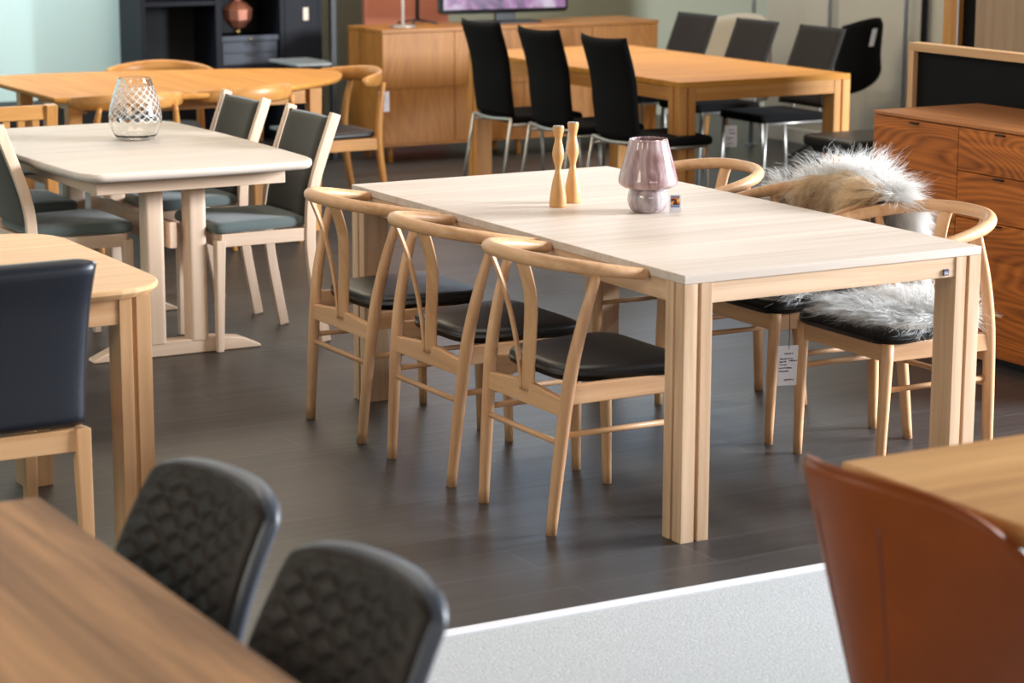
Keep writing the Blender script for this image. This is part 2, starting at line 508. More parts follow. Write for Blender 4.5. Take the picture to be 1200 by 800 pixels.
def make_wishbone():
    t = thing('dining_chair', '', 'chair')
    W = W_CHAIR
    poly = rpoly([(-.170, -.195), (.240, -.25), (.240, .25), (-.170, .195)], [.11, .10, .10, .11], 10)
    for s in (-1, 1):
        obj('rear_leg', tube([(-.215, s*.194, 0), (-.197, s*.207, .22), (-.175, s*.222, .44), (-.142, s*.234, .60), (-.10, s*.242, .738)],
                             [.0155, .0185, .0195, .017, .0125], 14, 5), W['z'], t, smooth=True)
    for s in (-1, 1):
        obj('front_leg', tube([(.218, s*.207, 0), (.213, s*.209, .22), (.205, s*.21, .428)], [.0135, .018, .0195], 14, 4), W['z'], t, smooth=True)
    rp = rail_pts()
    rr = [.0165+.0035*min(1, min(i, len(rp)-1-i)/6) for i in range(len(rp))]
    obj('bow_rail', tube(rp, rr, 14, 1, rnd=4), W['y'], t, smooth=True)
    for s in (-1, 1):
        b = tube([(-.188, s*.020, .375), (-.192, s*.026, .45), (-.199, s*.047, .55), (-.213, s*.073, .65), (-.236, s*.085, .725), (-.254, s*.087, .768)],
                 [1]*6, 12, 5, sec=(.0215, .0075), up=(.86, -.5*s, .15))
        obj('back_slat', b, W['z'], t, smooth=True)
    # back apron with a wavy upper edge
    bm = NB(); n = 16; fr = []; bk = []
    for i in range(n+1):
        y = -.215+.43*i/n
        zt = .394+.006*math.cos((y/.215)*PI)
        fr.append((bm.verts.new((-.195, y, .338)), bm.verts.new((-.192, y, zt))))
        bk.append((bm.verts.new((-.173, y, .338)), bm.verts.new((-.170, y, zt))))
    for i in range(n):
        bm.faces.new((fr[i][0], fr[i+1][0], fr[i+1][1], fr[i][1])); bm.faces.new((bk[i][0], bk[i][1], bk[i+1][1], bk[i+1][0]))
        bm.faces.new((fr[i][1], fr[i+1][1], bk[i+1][1], bk[i][1])); bm.faces.new((fr[i][0], bk[i][0], bk[i+1][0], fr[i+1][0]))
    bm.faces.new((fr[0][0], fr[0][1], bk[0][1], bk[0][0])); bm.faces.new((fr[n][0], bk[n][0], bk[n][1], fr[n][1]))
    obj('apron', bm, W['y'], t, bevel=.003)
    for s in (-1, 1):
        v0 = Vector((-.176, s*.220, .403)); v1 = Vector((.204, s*.212, .400)); d = v1-v0
        ang = math.atan2(d.y, d.x)
        obj('apron', box((v0+v1)/2, (d.length, .022, .056), Matrix.Rotation(ang, 4, 'Z')), W['x'], t, bevel=.004)
    obj('apron', box((.205, 0, .400), (.022, .40, .056)), W['y'], t, bevel=.004)
    obj('stretcher', tube([(-.193, -.208, .262), (-.193, .208, .262)], .0085, 10), W['y'], t, smooth=True)
    for s in (-1, 1):
        obj('stretcher', tube([(-.191, s*.209, .285), (.212, s*.209, .285)], [.0085, .0085], 10), W['x'], t, smooth=True)
    obj('seat_pad', pad(poly, .424, .466, .010, .026), M_BLEATHER, t, smooth=True)
    return t
wb = make_wishbone()
wspots = [
    (-.05, .445, 0.0, 'nearest of three pale oak bow-back chairs, half hidden by the near table leg'),
    (-.05, 1.040, 0.01, 'middle of the three pale oak bow-back chairs on the camera side of long table'),
    (-.05, 1.648, 0.0, 'farthest of three pale oak bow-back chairs on the camera side, by the trestle table chairs'),
    (1.105, .458, PI, 'bow-back oak chair in front of the walnut sideboard with white fleece on its seat'),
    (1.095, 1.015, PI, 'bow-back oak chair buried under the tan and white sheepskin draped over its back'),
    (1.095, 1.665, PI, 'bare bow-back oak chair behind the mauve glass lamp at far end of table'),
]
for i, (x, y, rz, lab) in enumerate(wspots):
    if i == 0:
        wb.location = (x, y, 0); wb.rotation_euler = (0, 0, rz); wb['label'] = lab; wb['group'] = 'bow-back chairs round the long table'
    else:
        dup(wb, (x, y, 0), rz, lab, 'bow-back chairs round the long table')

# ------------------------------------------------------------------ sheepskins: hide + strands of wool
def add_fur(name, mat, parent, roots, length, clump, spread, curl, rad, seed, loc, lift=.5, knit=.38):
    """roots: callable(rng) -> (point, normal, flow). Tapered strands gathered in locks, one mesh"""
    rng = random.Random(seed)
    verts, faces = [], []
    S = 6
    for c in range(clump[0]):
        p0, nrm, flow = roots(rng)
        L = length*rng.uniform(.7, 1.25)
        rv = Vector((rng.uniform(-1, 1), rng.uniform(-1, 1), rng.uniform(-1, 1)))
        ph = rng.uniform(0, 6.3); fq = rng.uniform(5, 9); ca = curl*rng.uniform(.4, 1.4)
        side = nrm.cross(flow)
        side = side.normalized() if side.length > 1e-4 else Vector((1, 0, 0))
        d0 = (nrm*lift+flow*1.0+rv*.42).normalized()
        spine = []
        p = p0.copy(); d = d0.copy()
        for k in range(S+1):
            spine.append(p+side*(ca*math.sin(ph+fq*k/S)*k/S)+nrm*(ca*.6*math.cos(ph+fq*k/S)*k/S))
            p = p+d*(L/S)
            d = (d+flow*.30+Vector((0, 0, -.10))).normalized()
        for q in range(clump[1]):
            off = Vector((rng.gauss(0, spread), rng.gauss(0, spread), rng.gauss(0, spread)*.5))
            off -= nrm*off.dot(nrm)
            fl = rng.uniform(.75, 1.1)
            stray = rng.random() < .16
            own = Vector((rng.gauss(0, 1), rng.gauss(0, 1), rng.gauss(0, .7)))*(length*.10)
            ph2 = rng.uniform(0, 6.3)
            base = len(verts)
            rr = rad*rng.uniform(.7, 1.3)
            for k in range(S+1):
                t = k/S
                w = (1-knit*t) if not stray else (1+1.6*t)
                jit = Vector((rng.gauss(0, 1), rng.gauss(0, 1), rng.gauss(0, 1)))*(.0009*t)
                P = spine[0]+(spine[k]-spine[0])*fl+off*w+jit+own*(t*t)+side*(ca*.5*math.sin(ph2+7*t)*t)
                r_ = rr*(1-.85*t)
                tg = (spine[min(k+1, S)]-spine[max(k-1, 0)]).normalized()
                a = tg.cross(Vector((.3, .5, .8))).normalized(); b = tg.cross(a)
                for j in range(3):
                    an = 2.0944*j
                    verts.append(P+a*(math.cos(an)*r_)+b*(math.sin(an)*r_)-Vector(loc))
            for k in range(S):
                for j in range(3):
                    faces.append((base+k*3+j, base+k*3+(j+1) % 3, base+(k+1)*3+(j+1) % 3, base+(k+1)*3+j))
    me = bpy.data.meshes.new(name)
    me.from_pydata([tuple(v) for v in verts], [], faces); me.update()
    for p in me.polygons: p.use_smooth = True
    me.materials.append(mat)
    o = bpy.data.objects.new(name, me); COL.objects.link(o); o.parent = parent
    return o

# draped over the chair back: profile in x-z, from the seat up over the rail and down outside
DR = catmull([(.955, 0, .478), (1.10, 0, .492), (1.25, 0, .505), (1.305, 0, .60), (1.325, 0, .72), (1.345, 0, .80), (1.378, 0, .820), (1.402, 0, .78), (1.412, 0, .68), (1.42, 0, .56), (1.43, 0, .42)], 6)
def drape(s, t):
    k = s*(len(DR)-1); i = min(int(k), len(DR)-2); f = k-i
    p = DR[i].lerp(DR[i+1], f)
    hw = .20 if s < .3 else (.20+.10*min(1, (s-.3)/.3))
    y = 1.000+t*hw*(1-.08*math.sin(7*s))
    bend = -.12*t*t*max(0, min(1, (s-.2)/.25))*(1-.8*max(0, min(1, (s-.62)/.25)))          # follows the bow, then hangs free
    drop = (.105 if t > 0 else .035)*t*t*max(0, min(1, (s-.42)/.13))*max(0, min(1, (1.0-s)/.3))
    return Vector((p.x+bend, y, p.z-drop+.004*math.sin(9*t+5*s)))
def drape_n(s, t):
    e = .004
    a = drape(min(1, s+e), t)-drape(max(0, s-e), t); b = drape(s, min(1, t+e))-drape(s, max(-1, t-e))
    n = b.cross(a)
    n.normalize()
    return n
LOC1 = (1.2, 1.005, .47)
sk = thing('sheepskin', 'long-haired tan and white sheepskin draped over the back of an oak chair', 'sheepskin', LOC1)
bm = NB(); g = []
for i in range(41):
    s = i/40
    g.append([(bm.verts.new(drape(s, -1+2*j/16)+drape_n(s, -1+2*j/16)*.004)) for j in range(17)])
for i in range(40):
    for j in range(16): bm.faces.new((g[i][j], g[i][j+1], g[i+1][j+1], g[i+1][j]))
hide1 = obj('hide', bm, M_HIDE, sk, smooth=True, world=True)
so = hide1.modifiers.new('solid', 'SOLIDIFY'); so.thickness = .006; so.offset = 1
def sgn_n(s, t):
    n = drape_n(s, t)
    return n if n.dot(Vector((0, 0, 1)) if s < .3 else (Vector((-1, 0, .2)) if s < .6 else Vector((1, 0, .6)))) > 0 else -n
SP = .60
def roots_white(rng):
    s = rng.uniform(.53, 1.0); t = rng.uniform(-1.0, 1.0)
    if rng.random() < .22: t = math.copysign(rng.uniform(.88, 1.0), t)
    p = drape(s, t); e = .01
    fl = (drape(min(1, s+e), t)-drape(max(0, s-e), t)).normalized()
    if s < SP: fl = fl*rng.uniform(-.5, 1.0)+Vector((0, 0, rng.uniform(0, .25)))
    elif abs(t) > .86 and rng.random() < .5: return p, (sgn_n(s, t)*.2+Vector((-.6, 0, .1))).normalized(), fl+Vector((-.3, t*.8, 0))
    return p, sgn_n(s, t), (fl+Vector((0, t*.35, 0)))
def roots_tan(rng):
    t = rng.uniform(-1, .82); s = rng.uniform(.25, .57-.10*max(0, t))
    p = drape(s, t); e = .01
    fl = -(drape(min(1, s+e), t)-drape(max(0, s-e), t)).normalized()
    return p, sgn_n(s, t), (fl+Vector((0, t*.7+.4, 0)))
def roots_seat(rng):
    s = rng.uniform(0, .28); t = rng.uniform(-1, 1)
    p = drape(s, t)
    return p, Vector((0, 0, 1)), Vector((-.8, t*.5, -.1))
def roots_inner(rng):
    s = rng.uniform(.60, 1.0); t = rng.uniform(-1, -.25)
    p = drape(s, t); e = .01
    fl = (drape(min(1, s+e), t)-drape(max(0, s-e), t)).normalized()
    return p+Vector((-.008, 0, 0)), Vector((-1, -.2, 0)), fl+Vector((-.1, -.25, 0))
add_fur('underside_fleece', M_FURW, sk, roots_inner, .11, (1300, 11), .013, .012, .0008, 33, LOC1, .22)['label'] = 'white wool on hanging edge'
add_fur('white_fleece', M_FURW, sk, roots_white, .10, (2300, 11), .013, .013, .0008, 3, LOC1, .34)['label'] = 'white wool'
add_fur('tan_fleece', M_FURT, sk, roots_tan, .14, (300, 34), .014, .030, .0008, 4, LOC1, .5, .82)['label'] = 'tan wool'
add_fur('brown_gap_fleece', M_FURD, sk, roots_tan, .11, (260, 10), .007, .018, .0008, 14, LOC1, .15, .5)['label'] = 'brown wool put in as dark gaps between tan locks'  # shade between the tan locks put in as brown strands
add_fur('seat_fleece', M_FURW, sk, roots_seat, .085, (500, 11), .010, .010, .0008, 5, LOC1, .4)['label'] = 'white wool'

LOC2 = (1.13, .45, .47)
sk2 = thing('sheepskin', 'fluffy white sheepskin lying flat on the black chair seat beside the price tag', 'sheepskin', LOC2)
poly2 = rpoly([(-.20, -.22), (.16, -.20), (.16, .20), (-.20, .22)], .09, 8)
hb = prism([(LOC2[0]+x, LOC2[1]+y) for x, y in poly2], .466, .480)
obj('hide', hb, M_HIDE, sk2, world=True)
def roots2(rng):
    while True:
        x = rng.uniform(-.20, .16); y = rng.uniform(-.22, .22)
        if (abs(x+.02)/.17)**4+(abs(y)/.20)**4 < 1: break
    r = Vector((x+.02, y, 0)); e = max(abs(x+.02)/.17, abs(y)/.20)
    fl = r.normalized()*(.2+.5*e*e)+Vector((-.35, .2, 0))
    return Vector((LOC2[0]+x, LOC2[1]+y, .478)), Vector((0, 0, 1 if e < .8 else .35)), fl
add_fur('white_fleece', M_FURW, sk2, roots2, .075, (1500, 11), .011, .011, .0008, 8, LOC2, .45)

# ------------------------------------------------------------------ price tags
def price_tag(label, loc, rz, w, h, string, lines, group=None, style='ink', name='price_tag'):
    """loc = middle of the card's top edge; card hangs in the local x-z plane, facing local -y"""
    t = thing(name, label, 'tag', loc, rz, group)
    c = obj('card', box((0, 0, -h/2), (w, .0008, h)), M_WHITE, t)
    if string: obj('string', tube([(0, -.0012, -.08*h), (0.0006, -.001, string*.5), (0, 0, string)], .0011, 6), M_STRING, t)
    bm = NB(); rng = random.Random(int(loc[0]*991+loc[1]*77))
    for (zf, x0, x1, th) in lines:
        x = x0
        while x < x1:
            l = rng.uniform(.04, .12)
            l = min(l, x1-x)
            add_box(bm, ((x+l/2-.5)*w, -.0007, -zf*h+rng.uniform(-.006, .006)*h), (l*w, .0006, th*h*rng.uniform(.6, 1.1)))
            x += l+rng.uniform(.015, .035)
    obj('writing', bm, M_INK if style == 'ink' else M_GREYINK, c)
    return t
LN = [(.20, .30, .70, .030), (.33, .10, .72, .034), (.40, .08, .38, .034), (.385, .52, .90, .034), (.48, .08, .42, .030), (.56, .06, .66, .032), (.645, .06, .52, .034), (.86, .30, .75, .034)]
price_tag('white handwritten price tag on black string, hanging below the fleece-covered seat', (.848, .672, .352), math.radians(-16), .071, .128, .112, LN)

# ------------------------------------------------------------------ things on the long table
lx, ly = .548, 1.035
lamp = thing('table_lamp', 'mushroom-shaped mauve glass table lamp on the long pale table', 'lamp', (lx, ly, .75))
def glass_mauve(name, a, bcol, c, rough=.06, tr=.25):
    m, nt, b = new_mat(name)
    tc = N(nt, 'ShaderNodeTexCoord')
    mp = N(nt, 'ShaderNodeMapping'); mp.inputs['Scale'].default_value = (22, 22, 5)
    nt.links.new(tc.outputs['Object'], mp.inputs['Vector'])
    n = N(nt, 'ShaderNodeTexNoise', Scale=1.3, Detail=4.0, Distortion=1.0)
    nt.links.new(mp.outputs['Vector'], n.inputs['Vector'])
    r = N(nt, 'ShaderNodeValToRGB')
    r.color_ramp.elements[0].position = .34; r.color_ramp.elements[1].position = .66
    r.color_ramp.elements[0].color = a; r.color_ramp.elements[1].color = c
    e = r.color_ramp.elements.new(.5); e.color = bcol
    nt.links.new(n.outputs['Fac'], r.inputs['Fac']); nt.links.new(r.outputs['Color'], b.inputs['Base Color'])
    b.inputs['Roughness'].default_value = rough
    b.inputs['Transmission Weight'].default_value = tr
    b.inputs['Coat Weight'].default_value = .6
    b.inputs['Coat Roughness'].default_value = .05
    return m
M_SHADE = glass_mauve('mauve_glass', rgb(142, 108, 108), rgb(176, 144, 144), rgb(200, 178, 180))
M_BASE = glass_mauve('marbled_pale_glass', rgb(150, 134, 140), rgb(186, 172, 174), rgb(212, 202, 204), tr=.2)
po = smooth_prof([(.055, .076), (.078, .079), (.092, .09), (.0945, .102), (.089, .125), (.078, .165), (.067, .204), (.0605, .231)], 5)
pi_ = [(max(.001, r-.0035), z+.002) for r, z in reversed(po)]
obj('lamp_shade', lathe(po+pi_, seg=72, fn=lambda j, a, z: .0012*math.cos(18*a)*min(1, max(0, (z-.085)*18))), M_SHADE, lamp, smooth=True)
obj('lamp_base', lathe([(0, .0)]+smooth_prof([(.044, .0), (.056, .010), (.064, .03), (.065, .047), (.061, .064), (.054, .075)], 5)+[(.02, .079), (0, .079)], seg=48), M_BASE, lamp, smooth=True)
obj('bulb_holder', lathe([(0, .079), (.018, .079), (.018, .115), (.022, .125), (.024, .14), (.018, .16), (0, .168)], seg=20), plain('frosted_bulb', rgb(230, 190, 170), .5), lamp, smooth=True)
# small picture card leaning on the lamp
cd = thing('product_card', 'small card with an orange picture leaning on the mauve lamp base', 'card', (lx+.075, ly-.045, .7505), math.radians(-30))
cR = Matrix.Rotation(math.radians(-14), 4, 'X')
c0 = obj('card', box((0, .004, .026), (.036, .0012, .054), cR), M_WHITE, cd)
def pic_mat():
    m, nt, b = new_mat('printed_picture')
    tc = N(nt, 'ShaderNodeTexCoord')
    n = N(nt, 'ShaderNodeTexNoise', Scale=70.0, Detail=2.0)
    nt.links.new(tc.outputs['Object'], n.inputs['Vector'])
    r = N(nt, 'ShaderNodeValToRGB')
    r.color_ramp.elements[0].position = .42; r.color_ramp.elements[1].position = .62
    r.color_ramp.elements[0].color = rgb(60, 34, 34); r.color_ramp.elements[1].color = rgb(250, 200, 110)
    e = r.color_ramp.elements.new(.5); e.color = rgb(214, 120, 60)
    nt.links.new(n.outputs['Fac'], r.inputs['Fac']); nt.links.new(r.outputs['Color'], b.inputs['Base Color'])
    return m
bm = NB()
add_box(bm, cR @ Vector((0, -.0010, .006))+Vector((0, .004, .026)), (.028, .0008, .022), cR)
pc = obj('picture', bm, pic_mat(), c0)
bm = NB(); add_box(bm, cR @ Vector((0, -.0010, .0205))+Vector((0, .004, .026)), (.028, .0008, .007), cR); obj('caption_band', bm, M_GREYINK, c0)
bm = NB(); add_box(bm, cR @ Vector((0, -.0010, -.0095))+Vector((0, .004, .026)), (.028, .0008, .007), cR); obj('caption_band', bm, plain('blue_grey_print', rgb(120, 150, 190), .7), c0)

M_STICK = wood('turned_beech', rgb(214, 164, 106), rgb(186, 132, 78), 'z', .45)
def stick(label, loc, k):
    t = thing('candlestick', label, 'candlestick', loc, 0, 'turned candlesticks on the long table')
    pr = smooth_prof([(.0275, 0), (.0268, .03), (.021, .07), (.0125, .108), (.0095, .124), (.0125, .140), (.0178, .160), (.0190, .176), (.0158, .198), (.0118, .215), (.0122, .226), (.0172, .248), (.0186, .262)], 5)
    obj('stem', lathe([(0, 0)]+[(r, z*k) for r, z in pr]+[(.0150, .262*k), (0, .262*k)], seg=32), M_STICK, t, smooth=True)
    obj('candle_cup', lathe([(0, .262*k), (.0165, .262*k), (.0170, .265*k), (.0125, .2655*k), (.011, .258*k), (0, .2575*k)], seg=24), M_CHROME, t, smooth=True)
    return t
stick('left wooden hourglass candlestick, the one slightly nearer the camera', (.352, 1.262, .75), .985)
stick('right wooden hourglass candlestick, slightly farther back', (.443, 1.322, .75), .99)

# ------------------------------------------------------------------ trestle table with four green chairs
TX, TY = -.265, 3.485
tr = thing('trestle_table', 'white-soaped beech trestle table with rounded corners carrying the cut glass vase', 'table', (TX, TY, 0))
M_TOP2 = wood('white_soaped_beech_top', rgb(222, 207, 195), rgb(209, 191, 176), 'x', .5, board=.12, board_axis='y', bamt=.02)
outl = []
hx, hy = .463, .795
for sx, sy in ((-1, -1), (1, -1), (1, 1), (-1, 1)): outl.append((sx*hx*.985, sy*hy*.985))
def boat(n=12):
    P = []
    c = [(-.455, -.765), (.455, -.765), (.455, .765), (-.455, .765)]
    for i in range(4):
        a = Vector(c[i]); b = Vector(c[(i+1) % 4]); d = b-a; nn = Vector((d.y, -d.x)).normalized()
        for k in range(n): 
            t = k/n
            P.append(a+d*t+nn*(.022*4*t*(1-t)))
    # round the corners
    out = []
    N_ = len(P)
    for i in range(N_): out.append((P[i].x, P[i].y))
    keep = []
    for i in range(N_):
        if i % n == 0:
            a = Vector(out[i-1]); p = Vector(out[i]); b = Vector(out[(i+1) % N_])
            for k in range(7):
                t = k/6
                q = a*(1-t)**2+p*2*t*(1-t)+b*t*t
                keep.append((q.x, q.y))
        elif i % n == 1 or i % n == n-1: continue
        else: keep.append(out[i])
    return keep
obj('tabletop', slab_profile(boat(), [(.022, .715), (.008, .719), (.001, .729), (.0, .738), (.003, .747), (.009, .75)]), M_TOP2, tr, smooth=False, bevel=.001)
for s in (-1, 1):
    obj('apron', box((0, s*.63, .685), (.74, .025, .06)), W_SOAP['x'], tr, bevel=.003)
    obj('apron', box((s*.36, 0, .685), (.025, 1.24, .06)), W_SOAP['y'], tr, bevel=.003)
for s in (-1, 1):
    yy = s*.43
    for q in (-1, 1):
        obj('column', prism(rpoly([(q*.085-.038, yy-.038), (q*.085+.038, yy-.038), (q*.085+.038, yy+.038), (q*.085-.038, yy+.038)], .018, 4), .05, .655), W_SOAP['z'], tr, smooth=False, bevel=.002)
    bm = NB()
    prof = [(-.34, .0), (.34, .0), (.335, .012), (.26, .045), (.16, .058), (-.16, .058), (-.26, .045), (-.335, .012)]
    F = [bm.verts.new((x, yy-.034, z)) for x, z in prof]; Bk = [bm.verts.new((x, yy+.034, z)) for x, z in prof]
    bm.faces.new(F); bm.faces.new(list(reversed(Bk)))
    for i in range(len(prof)): bm.faces.new((F[i], Bk[i], Bk[(i+1) % len(prof)], F[(i+1) % len(prof)]))
    obj('foot', bm, W_SOAP['x'], tr, bevel=.006)
    obj('cross_bearer', box((0, yy, .675), (.62, .07, .04)), W_SOAP['x'], tr, bevel=.003)
obj('stretcher_beam', box((0, 0, .455), (.03, .87, .10)), W_SOAP['y'], tr, bevel=.003)

def make_green():
    t = thing('upholstered_chair', '', 'chair')
    W = W_SOAP
    for s in (-1, 1):
        b = tube([(-.225, s*.198, 0), (-.172, s*.200, .30), (-.165, s*.201, .46), (-.185, s*.201, .62), (-.278, s*.201, .885)],
                 [1, 1, 1, 1, 1], 4, 5, sec=(.0205, .0125), up=(0, 1, 0))
        obj('rear_leg', b, W['z'], t, bevel=.004)
    for s in (-1, 1):
        obj('front_leg', tube([(.215, s*.193, 0), (.208, s*.193, .43)], [.0135, .0195], 4), W['z'], t, bevel=.004)
    for s in (-1, 1):
        obj('seat_rail', box((.02, s*.195, .428), (.37, .022, .05)), W['x'], t, bevel=.003)
    obj('seat_rail', box((.208, 0, .428), (.022, .37, .05)), W['y'], t, bevel=.003)
    obj('seat_rail', box((-.168, 0, .428), (.022, .37, .05)), W['y'], t, bevel=.003)
    poly = rpoly([(-.165, -.182), (.238, -.222), (.238, .222), (-.165, .182)], [.03, .05, .05, .03], 6)
    obj('seat_cushion', pad(poly, .455, .495, .008, .02), M_GREEN, t, smooth=True)
    path = catmull([(-.150, 0, .485), (-.172, 0, .60), (-.215, 0, .74), (-.262, 0, .872)], 8)
    def mid(tt, s):
        k = tt*(len(path)-1); i = min(int(k), len(path)-2); p = path[i].lerp(path[i+1], k-i)
        return Vector((p.x+.0-.012*(1-s*s), s*.186, p.z))
    obj('back_panel', shell(24, 14, mid, .034, sedge=14, tedge=.04), M_OLIVE, t, smooth=True)
    return t
gc = make_green()
for i, (x, y, rz, lab) in enumerate([
    (.108, 3.195, PI, 'green chair with pale frame at the trestle table, its back by the long table'),
    (.108, 3.850, PI, 'green chair with pale frame behind the other one, right of the vase'),
    (-.600, 3.400, 0, 'green-seated pale chair facing right beside the light oak table corner at left'),
    (-.600, 4.020, 0, 'green-seated pale chair half hidden under the trestle table, farthest on the left')]):
    if i == 0: gc.location = (x, y, 0); gc.rotation_euler = (0, 0, rz); gc['label'] = lab; gc['group'] = 'green upholstered chairs at the trestle table'
    else: dup(gc, (x, y, 0), rz, lab, 'green upholstered chairs at the trestle table')

# cut glass vase
def vase():
    t = thing('glass_vase', 'clear cut-glass vase with diamond lattice on the white trestle table', 'vase', (-.185, 3.63, .75))
    ol = smooth_prof([(.056, 0), (.078, .012), (.098, .05), (.1045, .088), (.099, .13), (.086, .18), (.071, .222), (.0655, .245)], 9)
    inn = [(r-.004, z+(.004 if z < .02 else 0)) for r, z in reversed(ol)]
    no = len(ol)
    def fn(j, a, z):
        if j >= no or z < .06 or z > .232: return 0
        k = 17
        u = abs(((a/(2*PI)*k+z*34) % 1)-.5)*2; v = abs(((a/(2*PI)*k-z*34) % 1)-.5)*2
        d = max(0, 1-min(u, v)/.22)
        fade = min(1, (z-.06)/.05)
        return -.0005*d*fade
    bm = lathe([(0, 0)]+ol+inn+[(0, .006)], seg=340, fn=lambda j, a, z: fn(j-1, a, z))
    m, nt, b = new_mat('clear_glass')
    b.inputs['Base Color'].default_value = (.99, .985, .97, 1)
    b.inputs['Roughness'].default_value = .03
    b.inputs['Transmission Weight'].default_value = 1.0
    b.inputs['IOR'].default_value = 1.45
    m2, nt, b = new_mat('ground_glass')
    b.inputs['Base Color'].default_value = (.95, .95, .95, 1)
    b.inputs['Roughness'].default_value = .35
    b.inputs['Transmission Weight'].default_value = .3
    for f_ in bm.faces:
        c_ = f_.calc_center_median(); r_ = math.hypot(c_.x, c_.y); a_ = math.atan2(c_.y, c_.x); z_ = c_.z
        if .075 < z_ < .215:
            u = abs(((a_/(2*PI)*17+z_*34) % 1)-.5)*2; v = abs(((a_/(2*PI)*17-z_*34) % 1)-.5)*2
            if min(u, v) < .10:
                ro = [x for x in ol if x[1] >= z_][0][0]
                if r_ > ro-.0045+.001 and f_.normal.length >= 0 and r_ > ro-.0035: f_.material_index = 1
    m = [m, m2]
    obj('vase_body', bm, m, t, smooth=True)
    return t
vase()

# ------------------------------------------------------------------ light oak table at left with the navy chair
M_TOP5 = wood('light_oak_top', rgb(230, 184, 136), rgb(212, 160, 110), 'x', .45, board=.12, board_axis='y', bamt=.03)
grooved_table('oak_table', 'light oak table with rounded corners behind the navy leather chair at left', 'table', -3.04, -1.242, .530, 1.585, .75, .028, M_TOP5, W_OAKL, ap=.075, lw=.088, corner=.20, over=.056)
def navy_chair():
    t = thing('leather_chair', 'high-backed navy leather chair with pale wooden legs at the left edge', 'chair', (-1.75, .68, 0), PI/2)
    for s in (-1, 1):
        obj('rear_leg', tube([(-.26, s*.20, 0), (-.235, s*.20, .42)], [.015, .0205], 4), W_OAKL['z'], t, bevel=.004)
        obj('front_leg', tube([(.20, s*.20, 0), (.20, s*.20, .42)], [.015, .0205], 4), W_OAKL['z'], t, bevel=.004)
        obj('seat_rail', box((-.02, s*.20, .395), (.40, .022, .055)), W_OAKL['x'], t, bevel=.003)
    obj('seat_rail', box((-.236, 0, .39), (.024, .37, .06)), W_OAKL['y'], t, bevel=.003)
    obj('seat_rail', box((.20, 0, .395), (.022, .37, .055)), W_OAKL['y'], t, bevel=.003)
    obj('seat_pad', pad(rpoly([(-.21, -.225), (.24, -.235), (.24, .235), (-.21, .225)], .04, 6), .425, .485, .008, .025), M_NAVY, t, smooth=True)
    path = catmull([(-.225, 0, .425), (-.235, 0, .58), (-.265, 0, .74), (-.31, 0, .868)], 8)
    def mid(tt, s):
        k = tt*(len(path)-1); i = min(int(k), len(path)-2); p = path[i].lerp(path[i+1], k-i)
        return Vector((p.x-.010*(1-s*s), s*(.216+.014*tt), p.z-.03*max(0, abs(s)-.8)**2*25*max(0, tt-.6)))
    obj('backrest', shell(40, 36, mid, .062, sedge=9, tedge=.06), M_NAVY, t, smooth=True)
navy_chair()

# ------------------------------------------------------------------ foreground: dark table with quilted chairs
def plank_table(name, label, x0, x1, y0, y1, mt, axes):
    cx, cy = (x0+x1)/2, (y0+y1)/2
    t = thing(name, label, 'table', (cx, cy, 0))
    X, Y = (x1-x0)/2, (y1-y0)/2
    obj('tabletop', bx(-X, X, -Y, Y, .708, .75), mt, t, bevel=.005)
    for sx in (-1, 1):
        for sy in (-1, 1):
            obj('leg', tube([(sx*(X-.16), sy*(Y-.14), 0), (sx*(X-.12), sy*(Y-.12), .706)], [.028, .034], 4), M_BMETAL, t, bevel=.003)
    obj('apron', box((0, 0, .68), (2*X-.4, .05, .05)), M_BMETAL, t, bevel=.003)
    return t
plank_table('plank_table', 'dark brown rustic plank table in the lower left foreground', -3.2, -2.236, -3.5, -1.31, W_DARK, 'y')
plank_table('plank_table', 'honey oak plank table in the lower right foreground behind the cognac chair', -.85, .75, -2.85, -1.80, W_HONEY, 'x')

def quilted(label, loc, rz):
    t = thing('quilted_chair', label, 'chair', loc, rz, 'quilted chairs at the dark plank table')
    def mid(tt, s):
        hw = .247-.032*tt
        x = -.13-.059*tt-.075*tt*tt+.052*s*s
        return Vector((x, s*hw, .43+.364*tt-(.004*s*s+.035*s**6)*tt*tt))
    def q(tt, s):
        a = s*5.2*.5; b = tt*6.6
        u = abs(((a+b) % 1)-.5)*2; v = abs(((a-b) % 1)-.5)*2
        f = 1-max(u, v)**4
        return (.011*f-.004)*min(1, (1-abs(s))*6)*min(1, (1-tt)*7)
    def mid1(tt, s):
        p = mid(.02+.965*tt, s*.93); return Vector((p.x+.014, p.y, p.z))
    obj('backrest', shell(110, 96, mid1, .036, quilt=q, sedge=8, tedge=.05), M_QUILT, t, smooth=True)
    def mid2(tt, s):
        p = mid(tt, s); return Vector((p.x-.006, p.y, p.z))
    obj('outer_shell', shell(48, 48, mid2, .050, sedge=7, tedge=.08), M_QBACK, t, smooth=True)
    obj('seat_pad', pad(rpoly([(-.19, -.20), (.25, -.23), (.25, .23), (-.19, .20)], .08, 8), .40, .475, .012, .03), M_QUILT, t, smooth=True)
    for sx in (-1, 1):
        for sy in (-1, 1):
            obj('leg', tube([(sx*.22, sy*.21, 0), (sx*.15, sy*.15, .40)], [.010, .014], 10), M_BMETAL, t, smooth=True)
    obj('underframe', box((0, 0, .392), (.32, .32, .02)), M_BMETAL, t, bevel=.003)
    return t
quilted('dark quilted chair near the lower left, the one farther from the camera', (-2.184, -1.495, 0), PI+.111)
quilted('dark quilted chair at bottom, the one nearer the camera beside the white floor strip', (-2.186, -2.102, 0), PI+.111)

